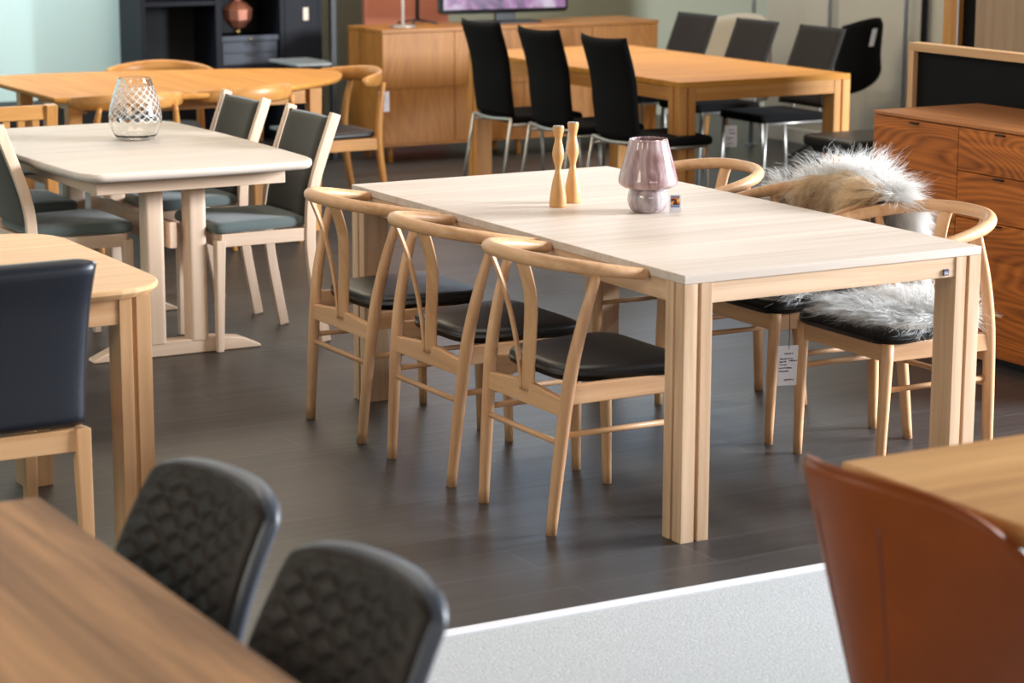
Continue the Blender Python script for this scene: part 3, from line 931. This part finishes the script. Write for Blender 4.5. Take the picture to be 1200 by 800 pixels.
def cognac():
    t = thing('shell_chair', 'cognac leather shell chair seen from behind in the lower right corner', 'chair', (-.803, -2.06, 0), .044)
    def mid(tt, s):
        hw = .175+.090*math.sin(min(1, tt*1.1)*PI/2)
        x = -.165-.106*tt
        return Vector((x+.304*s*s*(1-.3*tt), s*hw, .34+.49*tt-(.059*s*s+.09*s**6)*tt**2))
    obj('backrest', shell(60, 56, mid, .030, sedge=12, tedge=.04), M_TAN, t, smooth=True)
    for s0 in (-.34, .26):
        pts = []
        for k in range(16):
            tt = .02+.80*k/15
            p = mid(tt, s0*(.72+.28*tt)); pts.append((p.x-.0150, p.y, p.z))
        obj('seam', tube(pts, .0036, 8), M_TANSEAM, t, smooth=True)
    # piping along the rim
    pts = [mid(1, -1+2*k/40) for k in range(41)]
    obj('piping', tube([(p.x-.004, p.y, p.z-.002) for p in pts[1:-1]], .005, 8), M_TAN, t, smooth=True)
    obj('seat_pad', pad(rpoly([(-.10, -.15), (.26, -.215), (.26, .215), (-.10, .15)], .08, 8), .40, .48, .012, .03), M_TAN, t, smooth=True)
    for sx in (-1, 1):
        for sy in (-1, 1):
            obj('leg', tube([(.06+sx*.20, sy*.20, 0), (.06+sx*.12, sy*.12, .40)], [.010, .014], 10), M_BMETAL, t, smooth=True)
    obj('underframe', box((.06, 0, .392), (.26, .26, .02)), M_BMETAL, t, bevel=.003)
cognac()

# ------------------------------------------------------------------ oak table at the back with six dark chairs
M_TOP6 = wood('oak_top_back', rgb(208, 148, 68), rgb(184, 122, 50), 'x', .55, board=.11, board_axis='y', bamt=.05, spec=.15)
grooved_table('oak_table', 'golden oak table at the back with six dark chairs around it', 'table', 3.055, 4.12, 4.63, 6.83, .75, .028, M_TOP6, W_OAK, ap=.07, lw=.10)
def make_high():
    t = thing('chrome_leg_chair', '', 'chair')
    path = catmull([(-.195, 0, .475), (-.215, 0, .62), (-.235, 0, .78), (-.295, 0, .975)], 8)
    def mid(tt, s):
        k = tt*(len(path)-1); i = min(int(k), len(path)-2); p = path[i].lerp(path[i+1], k-i)
        return Vector((p.x-.028*(1-s*s), s*(.205+.008*tt), p.z+.012*s*s*tt))
    obj('backrest', shell(28, 16, mid, .036, sedge=14, tedge=.03), M_BFAB, t, smooth=True)
    obj('seat', pad(rpoly([(-.20, -.205), (.24, -.215), (.24, .215), (-.20, .205)], .04, 6), .435, .48, .006, .02), M_BFAB, t, smooth=True)
    for s in (-1, 1):
        obj('rear_leg', tube([(-.295, s*.222, 0), (-.222, s*.205, .463)], .0095, 10), M_CHROME, t, smooth=True)
        obj('front_leg', tube([(.225, s*.20, 0), (.205, s*.20, .435)], .0095, 10), M_CHROME, t, smooth=True)
    obj('frame_rail', tube([(-.222, -.205, .463), (-.243, 0, .455), (-.222, .205, .463)], .0095, 10, 8), M_CHROME, t, smooth=True)
    for s in (-1, 1): obj('frame_rail', tube([(-.22, s*.2, .43), (.206, s*.2, .43)], .008, 8), M_CHROME, t, smooth=True)
    return t
hc = make_high()
for i, (y, lab) in enumerate([(4.79, 'black high-back chrome-leg chair nearest the glass lamp, left side of back table'),
                              (5.43, 'middle of the three black high-back chairs with chrome legs before the oak sideboard'),
                              (6.05, 'farthest of the three black high-back chairs, just below the television')]):
    if i == 0: hc.location = (3.00, y, 0); hc['label'] = lab; hc['group'] = 'black high-back chairs at the golden oak table'
    else: dup(hc, (3.00, y, 0), 0, lab, 'black high-back chairs at the golden oak table')
def make_low():
    t = thing('charcoal_chair', '', 'chair')
    path = catmull([(-.17, 0, .50), (-.20, 0, .64), (-.26, 0, .80), (-.31, 0, .93)], 8)
    def mid(tt, s):
        k = tt*(len(path)-1); i = min(int(k), len(path)-2); p = path[i].lerp(path[i+1], k-i)
        return Vector((p.x-.012*(1-s*s), s*.212, p.z))
    obj('backrest', shell(20, 14, mid, .034, sedge=14, tedge=.035), M_GFAB, t, smooth=True)
    obj('seat', pad(rpoly([(-.20, -.21), (.24, -.215), (.24, .215), (-.20, .21)], .04, 6), .435, .48, .006, .02), M_BFAB, t, smooth=True)
    for s in (-1, 1):
        obj('rear_leg', tube([(-.235, s*.20, 0), (-.205, s*.20, .44)], .0095, 10), M_CHROME, t, smooth=True)
        obj('front_leg', tube([(.225, s*.20, 0), (.205, s*.20, .44)], .0095, 10), M_CHROME, t, smooth=True)
        obj('back_bracket', tube([(-.205, s*.12, .44), (-.215, s*.12, .56)], .008, 8), M_CHROME, t, smooth=True)
        obj('frame_rail', tube([(-.205, s*.2, .432), (.206, s*.2, .432)], .008, 8), M_CHROME, t, smooth=True)
    return t
lc = make_low()
for i, (y, lab) in enumerate([(5.42, 'charcoal chair at the back table nearest the black swivel chair'),
                              (6.04, 'charcoal chair in the middle of the far side of the back table'),
                              (6.66, 'charcoal chair on the far side nearest the oak sideboard')]):
    if i == 0: lc.location = (4.22, y, 0); lc.rotation_euler = (0, 0, PI); lc['label'] = lab; lc['group'] = 'charcoal chairs on the far side of the golden oak table'
    else: dup(lc, (4.22, y, 0), PI, lab, 'charcoal chairs on the far side of the golden oak table')
SL = [(.22, .3, .75, .05), (.36, .4, .85, .09), (.58, .15, .75, .07), (.68, .2, .5, .06), (.84, .2, .7, .07)]
price_tag('white price tag hanging from a black chair seat under the golden oak table', (3.49, 4.80, .497), math.radians(-28), .064, .112, 0, SL, style='grey')

# ------------------------------------------------------------------ oval oak table with curved-back chairs
ov = thing('oval_table', 'honey oak table with curved outline below the mint wall', 'table', (.95, 5.9, 0))
M_TOPO = wood('oval_oak_top', rgb(206, 148, 74), rgb(186, 124, 56), 'y', .55, board=.16, board_axis='x', bamt=.05, spec=.15)
ovp = [(.07, 5.36), (.38, 5.275), (.73, 5.23), (1.05, 5.285), (1.33, 5.39), (1.60, 5.585), (1.75, 5.79), (1.83, 6.0), (1.80, 6.15), (1.66, 6.29), (1.30, 6.43), (.87, 6.54), (.45, 6.60), (.07, 6.57)]
cp = [(v.x-.95, v.y-5.9) for v in catmull([(x, y, 0) for x, y in ovp], 4)]
obj('tabletop', slab_profile(cp, [(.02, .722), (.004, .730), (0, .738), (0, .746), (.004, .75)]), M_TOPO, ov)
obj('apron', box((0.05, -.36, .68), (1.0, .022, .07)), W_OAK['x'], ov, bevel=.002)
obj('apron', box((0.05, .36, .68), (1.0, .022, .07)), W_OAK['x'], ov, bevel=.002)
obj('apron', box((-.66, 0, .68), (.022, .66, .07)), W_OAK['y'], ov, bevel=.002)
for x, y in ((-.76, -.45), (-.70, .45), (.52, -.36), (.52, .36)):
    obj('leg', tube([(x, y, 0), (x, y, .721)], [.024, .034], 4), W_OAK['z'], ov, bevel=.003)

def make_curved():
    t = thing('curved_back_chair', '', 'chair')
    W = W_OAK
    arc = []
    K = 28
    bm = NB(); rings = []
    for i in range(K+1):
        a = -1+2*i/K
        ang = a*1.25
        y = .275*math.sin(ang)/math.sin(1.25); x = -.245+.20*(1-math.cos(ang))/(1-math.cos(1.25))
        zt = .785-.030*abs(a)**1.5; zb = .700-.005*abs(a)+.012*abs(a)**4
        nx, ny = -math.cos(ang), math.sin(ang)
        th = .011
        e = .55 if i in (0, K) else 1
        zm = (zt+zb)/2; hh = (zt-zb)/2*e
        px, py = x, y
        rings.append([(px+nx*th, py+ny*th, zm-hh*.8), (px+nx*th*1.2, py+ny*th*1.2, zm), (px+nx*th, py+ny*th, zm+hh*.8), (px, py, zm+hh), (px-nx*th, py-ny*th, zm+hh*.8), (px-nx*th*.9, py-ny*th*.9, zm), (px-nx*th, py-ny*th, zm-hh*.8), (px, py, zm-hh)])
    add_rings(bm, rings)
    obj('back_rail', bm, W['y'], t, smooth=True)
    for s in (-1, 1):
        obj('rear_leg', tube([(-.235, s*.20, 0), (-.185, s*.205, .25), (-.165, s*.205, .44), (-.18, s*.20, .60), (-.205, s*.185, .715)], [.0145, .019, .021, .018, .013], 10, 4), W['z'], t, smooth=True)
        obj('front_leg', tube([(.21, s*.205, 0), (.20, s*.205, .42)], [.0135, .019], 10), W['z'], t, smooth=True)
        obj('seat_rail', box((.02, s*.205, .405), (.37, .022, .06)), W['x'], t, bevel=.003)
    obj('seat_rail', box((.20, 0, .405), (.022, .39, .06)), W['y'], t, bevel=.003)
    obj('seat_rail', box((-.165, 0, .405), (.022, .39, .06)), W['y'], t, bevel=.003)
    obj('seat_pad', pad(rpoly([(-.17, -.19), (.235, -.235), (.235, .235), (-.17, .19)], .07, 8), .435, .47, -.004, .018), plain('dark_seat_leather', rgb(44, 38, 38), .45), t, smooth=True)
    return t
cc = make_curved()
for i, (x, y, rz, lab) in enumerate([
    (1.72, 5.85, PI, 'honey oak curved-back chair at the rounded end of oval table with white tag'),
    (1.00, 5.42, PI/2+.25, 'honey oak curved-back chair at near side of oval table, right of the vase'),
    (.40, 5.36, PI/2+.0, 'honey oak curved-back chair behind the vase, its back half hidden'),
    (1.03, 6.50, -PI/2-.42, 'honey oak curved-back chair on far side of oval table before the black bookcase')]):
    if i == 0: cc.location = (x, y, 0); cc.rotation_euler = (0, 0, rz); cc['label'] = lab; cc['group'] = 'curved-back chairs at the oval table'
    else: dup(cc, (x, y, 0), rz, lab, 'curved-back chairs at the oval table')
price_tag('white price tag hanging from the curved-back chair beside the oak sideboard', (1.99, 5.79, .655), math.radians(-30), .055, .105, .06, [(.2, .45, .6, .04), (.35, .2, .8, .03), (.5, .2, .8, .03), (.85, .2, .6, .05)], style='grey')

def slat_chair():
    t = thing('slat_back_chair', 'plain oak slat-back chair at the far left behind the trestle table', 'chair', (-.26, 5.28, 0), PI/2)
    W = W_OAK
    for s in (-1, 1):
        obj('rear_leg', tube([(-.23, s*.205, 0), (-.205, s*.205, .45), (-.235, s*.205, .755)], [.02, .026, .026], 4), W['z'], t, bevel=.003)
        obj('front_leg', tube([(.20, s*.20, 0), (.20, s*.20, .43)], [.018, .022], 4), W['z'], t, bevel=.003)
        obj('seat_rail', box((0, s*.2, .41), (.38, .022, .05)), W['x'], t, bevel=.003)
    obj('top_rail', box((-.232, 0, .722), (.022, .37, .065)), W['y'], t, bevel=.003)
    obj('lower_rail', box((-.212, 0, .50), (.02, .37, .04)), W['y'], t, bevel=.003)
    for k in (-2, -1, 0, 1, 2): obj('slat', box((-.222, k*.068, .605), (.014, .034, .18)), W['z'], t, bevel=.003)
    obj('seat_pad', pad(rpoly([(-.19, -.2), (.23, -.215), (.23, .215), (-.19, .2)], .04, 6), .435, .47, .004, .016), M_BLEATHER, t, smooth=True)
slat_chair()

# ------------------------------------------------------------------ oak sideboard with television and stands
sb = thing('sideboard', 'long oak veneer sideboard on short legs under the television', 'sideboard', (3.93, 7.93, 0))
SX0, SX1, SY0, SY1 = 2.93, 4.93, 7.70, 8.17
obj('carcass', bx(SX0+.002, SX1-.002, SY0+.016, SY1, .108, .795), W_SIDE['z'], sb, world=True, bevel=.002)
obj('top_panel', bx(SX0, SX1, SY0-.002, SY1+.002, .796, .818), W_SIDE['x'], sb, world=True, bevel=.002)
obj('bottom_panel', bx(SX0, SX1, SY0-.002, SY1, .104, .118), W_SIDE['x'], sb, world=True, bevel=.002)
for i in range(4):
    x0 = SX0+.006+i*.498
    for z0, z1 in ((.121, .456), (.460, .793)):
        obj('door', bx(x0, x0+.493, SY0, SY0+.0155, z0, z1), W_SIDE['z'], sb, world=True, bevel=.001)
for x in (3.02, 3.93, 4.84):
    for y in (7.78, 8.09): obj('leg', tube([(x, y, 0), (x, y, .105)], .02, 12), W_SIDE['z'], sb, world=True, smooth=True)

def screen_mat():
    m, nt, b = new_mat('lit_screen')
    tc = N(nt, 'ShaderNodeTexCoord')
    n = N(nt, 'ShaderNodeTexNoise', Scale=5.0, Detail=4.0, Distortion=1.0)
    nt.links.new(tc.outputs['Object'], n.inputs['Vector'])
    r = N(nt, 'ShaderNodeValToRGB')
    r.color_ramp.elements[0].position = .35; r.color_ramp.elements[1].position = .68
    r.color_ramp.elements[0].color = rgb(90, 80, 110); r.color_ramp.elements[1].color = rgb(240, 225, 245)
    e = r.color_ramp.elements.new(.52); e.color = rgb(190, 130, 190)
    nt.links.new(n.outputs['Fac'], r.inputs['Fac'])
    b.inputs['Base Color'].default_value = (.02, .02, .02, 1); b.inputs['Roughness'].default_value = .2
    nt.links.new(r.outputs['Color'], b.inputs['Emission Color']); b.inputs['Emission Strength'].default_value = .55
    return m
tv = thing('television', 'black flat television showing a pinkish picture on the oak sideboard', 'television', (3.93, 7.95, .819), math.radians(-3))
tp = rpoly([(-.46, .060), (.44, .060), (.44, .60), (-.46, .60)], .03, 6)
bm = NB(); F = [bm.verts.new((x, -.02, z)) for x, z in tp]; Bk = [bm.verts.new((x, .03, z)) for x, z in tp]
bm.faces.new(F); bm.faces.new(list(reversed(Bk)))
for i in range(len(tp)): bm.faces.new((F[i], Bk[i], Bk[(i+1) % len(tp)], F[(i+1) % len(tp)]))
obj('bezel', bm, plain('gloss_black', rgb(12, 12, 14), .12), tv, bevel=.004)
obj('screen', bx(-.44, .42, -.024, -.019, .088, .58), screen_mat(), tv)
obj('stand_neck', bx(-.07, .07, -.005, .02, .012, .08), M_BMETAL, tv, bevel=.003)
obj('stand_base', slab_profile(rpoly([(-.22, -.11), (.22, -.11), (.22, .11), (-.22, .11)], .05, 6), [(0, .0), (0, .008), (.006, .012)]), M_BMETAL, tv)
stl = thing('lamp_stand', 'slim pale lamp stand with round chrome foot on sideboard end', 'lamp', (3.155, 7.86, .819))
obj('foot', lathe([(0, 0), (.085, 0), (.085, .008), (.06, .014), (.012, .017), (0, .017)], seg=32), M_CHROME, stl, smooth=True)
obj('rod', tube([(0, 0, .016), (0, 0, .45)], .009, 12), plain('pale_rod', rgb(206, 198, 190), .4), stl, smooth=True)
obj('lamp_shade', lathe([(.12, .42), (.09, .60), (.086, .60), (.116, .42)], seg=32), M_CREAM, stl, smooth=True)
sps = thing('tripod_stand', 'black stand with splayed feet between lamp stand and television', 'stand', (3.36, 8.06, .819))
obj('post', tube([(0, 0, .02), (0, 0, .55)], .013, 10), M_BMETAL, sps, smooth=True)
for k in range(4):
    a = k*PI/2+PI/4
    obj('foot', tube([(0, 0, .03), (.13*math.cos(a), .13*math.sin(a), .006)], .006, 8), M_BMETAL, sps, smooth=True)
obj('head_plate', bx(-.1, .1, -.01, .01, .5, .65), M_BMETAL, sps, bevel=.004)
wp = struct('trim_2', bx(3.27, 3.88, 8.62, 8.66, 0, 2.4), M_ORANGE)
del wp['kind']; wp.name = 'partition_panel'
tag(wp, 'terracotta painted partition panel behind the sideboard and lamp stand', 'panel')

# ------------------------------------------------------------------ black bookcase and what stands in it
bk = thing('bookcase', 'tall black bookcase against the mint wall', 'bookcase', (2.33, 8.75, 0))
BX0, BX1, BY0, BY1, BH = 1.715, 2.93, 8.55, 8.93, 2.0
obj('side_panel', bx(BX0, BX0+.03, BY0, BY1, 0, BH), M_BLACK, bk, world=True, bevel=.002)
obj('side_panel', bx(BX1-.025, BX1, BY0, BY1, 0, BH), M_BLACK, bk, world=True, bevel=.002)
obj('divider', bx(2.205, 2.245, BY0, BY1, 0, BH), M_BLACK, bk, world=True, bevel=.002)
obj('divider', bx(2.64, 2.67, BY0, BY1, 0, BH), M_BLACK, bk, world=True, bevel=.002)
obj('back_panel', bx(BX0+.03, BX1-.025, BY1-.015, BY1, 0, BH), M_BLACKIN, bk, world=True)
for z in (.06, .955, 1.35, 1.975): obj('shelf', bx(BX0+.03, 2.205, BY0+.005, BY1-.015, z-.0125, z+.0125), M_BLACK, bk, world=True, bevel=.001)
for z in (.06, .548, 1.05, 1.5, 1.975): obj('shelf', bx(2.245, 2.64, BY0+.005, BY1-.015, z-.0125, z+.0125), M_BLACK, bk, world=True, bevel=.001)
dr = obj('door', bx(2.672, 2.904, BY0, BY0+.018, .06, 1.98), M_BLACK, bk, world=True, bevel=.002)
obj('white_plate', bx(2.80, 2.835, BY0-.004, BY0, .83, .91), plain('ivory_plate', rgb(220, 205, 190), .5), dr, world=True, bevel=.001)
lb = thing('low_cabinet', 'low black cabinet along the foot of the mint wall, left of the bookcase', 'cabinet', (.6, 8.95, 0))
obj('body', bx(-.4, 1.6, 8.78, 9.2, .05, .34), M_BLACKIN, lb, world=True, bevel=.003)
obj('plinth', bx(-.37, 1.57, 8.81, 9.18, 0, .05), M_BMETAL, lb, world=True)
for k in range(3): obj('door', bx(-.395+k*.665, .26+k*.665, 8.765, 8.78, .06, .335), M_BLACKIN, lb, world=True, bevel=.002)
db = thing('drawer_box', 'small slate-grey box with two drawers on the bookcase shelf', 'drawer box', (2.44, 8.68, .5605))
obj('body', bx(2.252, 2.632, 8.585, 8.85, .5615, .745), M_SLATE, db, world=True, bevel=.002)
for z0, z1 in ((.565, .635), (.640, .705)):
    d = obj('drawer', bx(2.256, 2.628, 8.570, 8.586, z0, z1), M_SLATE, db, world=True, bevel=.002)
    obj('grip', bx(2.405, 2.48, 8.566, 8.5715, z1-.018, z1-.002), M_BMETAL, d, world=True, bevel=.003)
ld = obj('lid', bx(2.248, 2.636, 8.565, 8.86, .711, .745), M_SLATE, db, world=True, bevel=.003)
obj('knob', lathe([(0, 0), (.009, 0), (.009, .006), (0, .01)], (2.44, 8.558, .722), 16), M_BRASS, ld, world=True, smooth=True)
cl = thing('copper_lamp', 'faceted copper glass lamp on the drawer box in the black bookcase', 'lamp', (2.40, 8.67, .746))
obj('foot', lathe([(0, 0), (.02, 0), (.02, .04), (0, .04)], seg=20), M_BRASS, cl, smooth=True)
mcop, nt_, b_ = new_mat('copper_glass')
b_.inputs['Base Color'].default_value = rgb(186, 122, 100); b_.inputs['Metallic'].default_value = .55; b_.inputs['Roughness'].default_value = .14
obj('glass_body', lathe([(0, .04), (.045, .045), (.088, .095), (.098, .16), (.06, .20), (.03, .215), (.03, .24), (.05, .26), (0, .262)], seg=10), mcop, cl)
rk = thing('metal_rack', 'slender black post rack with a pale shelf right of the bookcase', 'rack', (2.78, 8.3, 0))
for x, y in ((2.745, 8.0),): obj('post', bx(x-.018, x+.018, y-.018, y+.018, 0, 1.9), M_BMETAL, rk, world=True, bevel=.002)
obj('foot_plate', bx(2.56, 2.82, 7.93, 8.20, 0, .012), M_BMETAL, rk, world=True, bevel=.003)
for z in (.60, .18): obj('shelf', bx(2.50, 2.765, 7.985, 8.42, z-.008, z+.008), plain('pale_glass_shelf', rgb(150, 158, 160), .2), rk, world=True, bevel=.001)

# ------------------------------------------------------------------ walnut sideboard and what stands behind it
wn = thing('walnut_sideboard', 'walnut sideboard with doors and drawers on the right behind the fleece chair', 'sideboard', (2.57, 1.3, 0))
WX0, WX1, WY0, WY1, WH = 2.30, 2.83, .66, 2.125, .885
obj('carcass', bx(WX0+.018, WX1, WY0+.002, WY1-.002, .03, WH-.014), W_WAL['y'], wn, world=True, bevel=.001)
obj('top_panel', bx(WX0-.002, WX1+.002, WY0, WY1, WH-.013, WH), W_WALT, wn, world=True, bevel=.0015)
obj('plinth', bx(WX0+.04, WX1-.02, WY0+.03, WY1-.03, 0, .03), M_BMETAL, wn, world=True)
M_PULL = plain('dark_pull', rgb(60, 50, 44), .4, metal=.8)
d1 = obj('door', bx(WX0, WX0+.018, 1.617, WY1-.004, .034, WH-.018), W_WAL['y'], wn, world=True, bevel=.001)
obj('pull', bx(WX0-.012, WX0+.004, 1.845, 1.895, WH-.030, WH-.024), M_PULL, d1, world=True, bevel=.001)
for z0, z1 in ((.708, WH-.018), (.535, .704), (.034, .531)):
    for y0, y1 in ((1.143, 1.613), (.664, 1.139)):
        d = obj('drawer' if z0 > .1 else 'door', bx(WX0, WX0+.018, y0, y1, z0, z1), W_WAL['y'], wn, world=True, bevel=.001)
        obj('pull', bx(WX0-.012, WX0+.004, y1-.260, y1-.210, z1-.010, z1-.004), M_PULL, d, world=True, bevel=.001)
fb = thing('framed_board', 'black board in a light oak frame standing behind the walnut sideboard', 'board', (2.93, 1.9, 0))
FZ = 1.055
for y in (2.665, .93): obj('frame_post', bx(2.90, 2.96, y-.035, y+.0, 0, FZ), W_OAKL['z'], fb, world=True, bevel=.002)
obj('frame_rail', bx(2.90, 2.96, .895, 2.665, FZ, FZ+.035), W_OAKL['y'], fb, world=True, bevel=.002)
obj('board_panel', bx(2.925, 2.945, .93, 2.63, .10, FZ), M_BOARD, fb, world=True)
W_TAU = wood('taupe_veneer', rgb(178, 148, 120), rgb(160, 130, 104), 'z', .5)
tc_ = thing('tall_cabinet', 'tall taupe wood cabinet with an oak edge post behind the framed board', 'cabinet', (4.3, 3.2, 0))
obj('edge_post', bx(4.0, 4.06, 3.665, 3.765, 0, 2.3), W_OAK['z'], tc_, world=True, bevel=.002)
obj('recess_panel', bx(4.04, 4.06, 3.53, 3.665, 0, 2.3), M_BOARD, tc_, world=True)
obj('side_panel', bx(4.0, 4.5, 2.55, 3.53, 0, 2.3), W_TAU, tc_, world=True, bevel=.002)
obj('cable', tube([(3.995, 3.652, 0), (3.995, 3.65, 1.2), (3.995, 3.655, 2.3)], .004, 6), M_WHITE, tc_, world=True, smooth=True)

def rail_pole(label, x, y, mat, r=.014):
    t = thing('display_pole', label, 'pole', (x, y, 0), 0, 'display poles along the pale wall panels')
    obj('pole', tube([(0, 0, .01), (0, 0, 2.9)], r, 12), mat, t, smooth=True)
    obj('foot_plate', lathe([(0, 0), (.04, 0), (.04, .008), (0, .012)], seg=20), mat, t, smooth=True)
rail_pole('chrome display pole behind the cream chair, leftmost along the pale panels', 5.5, 7.45, M_POLE)
rail_pole('chrome display pole beside the back of the black swivel chair, on its left', 5.82, 7.06, M_POLE)
rail_pole('chrome display pole just right of the black swivel chair', 5.80, 6.27, M_POLE)
rail_pole('dark display pole in front of the pale panel, beside a chrome one', 5.83, 6.13, M_BMETAL, .022)

def swivel():
    t = thing('swivel_chair', 'black shell swivel chair with a white label, by the pale wall panels', 'chair', (5.47, 6.50, 0), math.radians(106))
    def mid(tt, s):
        p = catmull([(.16, 0, .44), (-.06, 0, .435), (-.17, 0, .50), (-.215, 0, .66), (-.27, 0, .90)], 6)
        k = tt*(len(p)-1); i = min(int(k), len(p)-2); q = p[i].lerp(p[i+1], k-i)
        hw = .24-.05*max(0, tt-.6)/.4
        return Vector((q.x+.16*s*s*max(0, tt-.3), s*hw, q.z+.09*s*s*(1-tt)-.10*s*s*max(0, tt-.5)))
    obj('shell', shell(36, 20, mid, .036, sedge=10, tedge=.05), M_BFAB, t, smooth=True)
    obj('column', tube([(-.02, 0, .09), (-.02, 0, .43)], .022, 12), M_BMETAL, t, smooth=True)
    for k in range(4):
        a = k*PI/2+PI/4
        obj('leg', tube([(-.02, 0, .22), (-.02+.33*math.cos(a), .33*math.sin(a), .012)], [.014, .011], 8), M_BMETAL, t, smooth=True)
    obj('white_label', box((-.262, .01, .78), (.003, .045, .11), Matrix.Rotation(math.radians(-13), 4, 'Y')), M_WHITE, t)
swivel()
def cream():
    t = thing('tub_chair', 'cream tub chair with rounded back beside the pale panels', 'chair', (5.12, 7.30, 0), PI)
    def mid(tt, s):
        a = s*1.35
        return Vector((.06-.32*math.cos(a), .43*math.sin(a), .40+.47*tt-.14*s*s*tt))
    obj('backrest', shell(20, 32, mid, .06, sedge=12, tedge=.12), M_CREAM, t, smooth=True)
    obj('seat_pad', pad(rpoly([(-.20, -.36), (.28, -.36), (.28, .36), (-.20, .36)], .12, 8), .34, .46, .015, .04), M_CREAM, t, smooth=True)
    for sx in (-1, 1):
        for sy in (-1, 1): obj('leg', tube([(sx*.24, sy*.22, 0), (sx*.18, sy*.18, .35)], [.011, .015], 8), W_OAK['z'], t, smooth=True)
cream()
st = thing('footstool', 'black leather footstool between the golden oak table and walnut sideboard', 'footstool', (3.86, 4.16, 0))
obj('cushion', pad(rpoly([(-.24, -.22), (.24, -.22), (.24, .22), (-.24, .22)], .05, 6), .435, .49, .008, .02), M_BLEATHER, st, smooth=True)
obj('frame', box((0, 0, .42), (.40, .36, .03)), M_BMETAL, st, bevel=.004)
for sx in (-1, 1):
    for sy in (-1, 1): obj('leg', tube([(sx*.20, sy*.17, 0), (sx*.18, sy*.15, .41)], .012, 8), M_BMETAL, st, smooth=True)

# ------------------------------------------------------------------ light
def area(name, loc, target, sx, sy, power, col):
    l = bpy.data.lights.new(name, 'AREA'); l.shape = 'RECTANGLE'; l.size = sx; l.size_y = sy; l.energy = power; l.color = col
    o = bpy.data.objects.new(name, l); COL.objects.link(o); o.location = loc
    d = Vector(target)-Vector(loc)
    o.rotation_euler = d.to_track_quat('-Z', 'Y').to_euler()
    return o
area('shop_window_light', (6.9, -1.7, 2.4), (.6, 1.2, .5), 2.4, 1.9, 1600, (.87, .935, 1.0))
area('front_fill_light', (-1.5, -6.8, 2.6), (-.3, 1.5, .4), 4.0, 1.4, 50, (1.0, .90, .80))  # added warm fill from behind the camera, not a window
area('rear_fill_light', (4.6, 9.1, 2.6), (.5, 1.0, 0), 4.0, 1.0, 42, (.60, .78, 1.0))  # added blue fill for floor reflections and rims, no window in this wall
area('side_fill_light', (-5.4, -1.2, 2.7), (-.2, 1.2, .4), 2.6, 1.2, 64, (1.0, .84, .66))  # added warm fill for the chair sides turned away from the window
area('ceiling_light', (.3, 1.4, 3.3), (.3, 1.4, 0), 1.4, 1.8, 24, (1.0, .92, .82))
area('ceiling_light', (3.5, 5.6, 3.2), (3.5, 5.6, 0), 1.2, 1.8, 44, (1.0, .84, .62))
area('ceiling_light', (1.0, 5.8, 3.2), (1.0, 5.8, 0), 1.4, 1.2, 48, (1.0, .84, .62))
area('ceiling_light', (-1.6, 2.4, 3.2), (-1.2, 2.4, 0), 1.6, 1.6, 32, (1.0, .93, .84))
area('ceiling_light', (.6, 8.0, 3.1), (.3, 9.2, 1.0), 2.6, .8, 92, (.95, .98, 1.0))
area('ceiling_light', (3.6, 7.4, 3.1), (3.6, 8.6, .8), 1.6, .6, 28, (1.0, .9, .76))
w = bpy.data.worlds.new('World'); SC.world = w; w.use_nodes = True
w.node_tree.nodes['Background'].inputs['Color'].default_value = (1.0, .90, .79, 1)
w.node_tree.nodes['Background'].inputs['Strength'].default_value = .11

# ------------------------------------------------------------------ camera
cam = bpy.data.cameras.new('camera'); co = bpy.data.objects.new('camera', cam); COL.objects.link(co)
cam.sensor_width = 36; cam.lens = 2770.7*36/1200
r = Vector((0.86955184, -0.49383561, 0.00244886)); u = Vector((0.09728276, 0.17615412, 0.97954366)); f = Vector((0.48416492, 0.85152576, -0.20121683))
mw = Matrix.Identity(4)
for i in range(3): mw[i][0] = r[i]; mw[i][1] = u[i]; mw[i][2] = -f[i]
mw.translation = Vector((-3.49989024, -5.21587811, 1.8555))
co.matrix_world = mw
cam.clip_end = 60; cam.clip_start = .1
cam.dof.use_dof = True; cam.dof.focus_distance = 7.5; cam.dof.aperture_fstop = 3.8
SC.camera = co
SC.view_settings.view_transform = 'Standard'; SC.view_settings.look = 'None'
SC.view_settings.exposure = 0.31; SC.view_settings.gamma = 1.0; SC.view_settings.use_curve_mapping = False
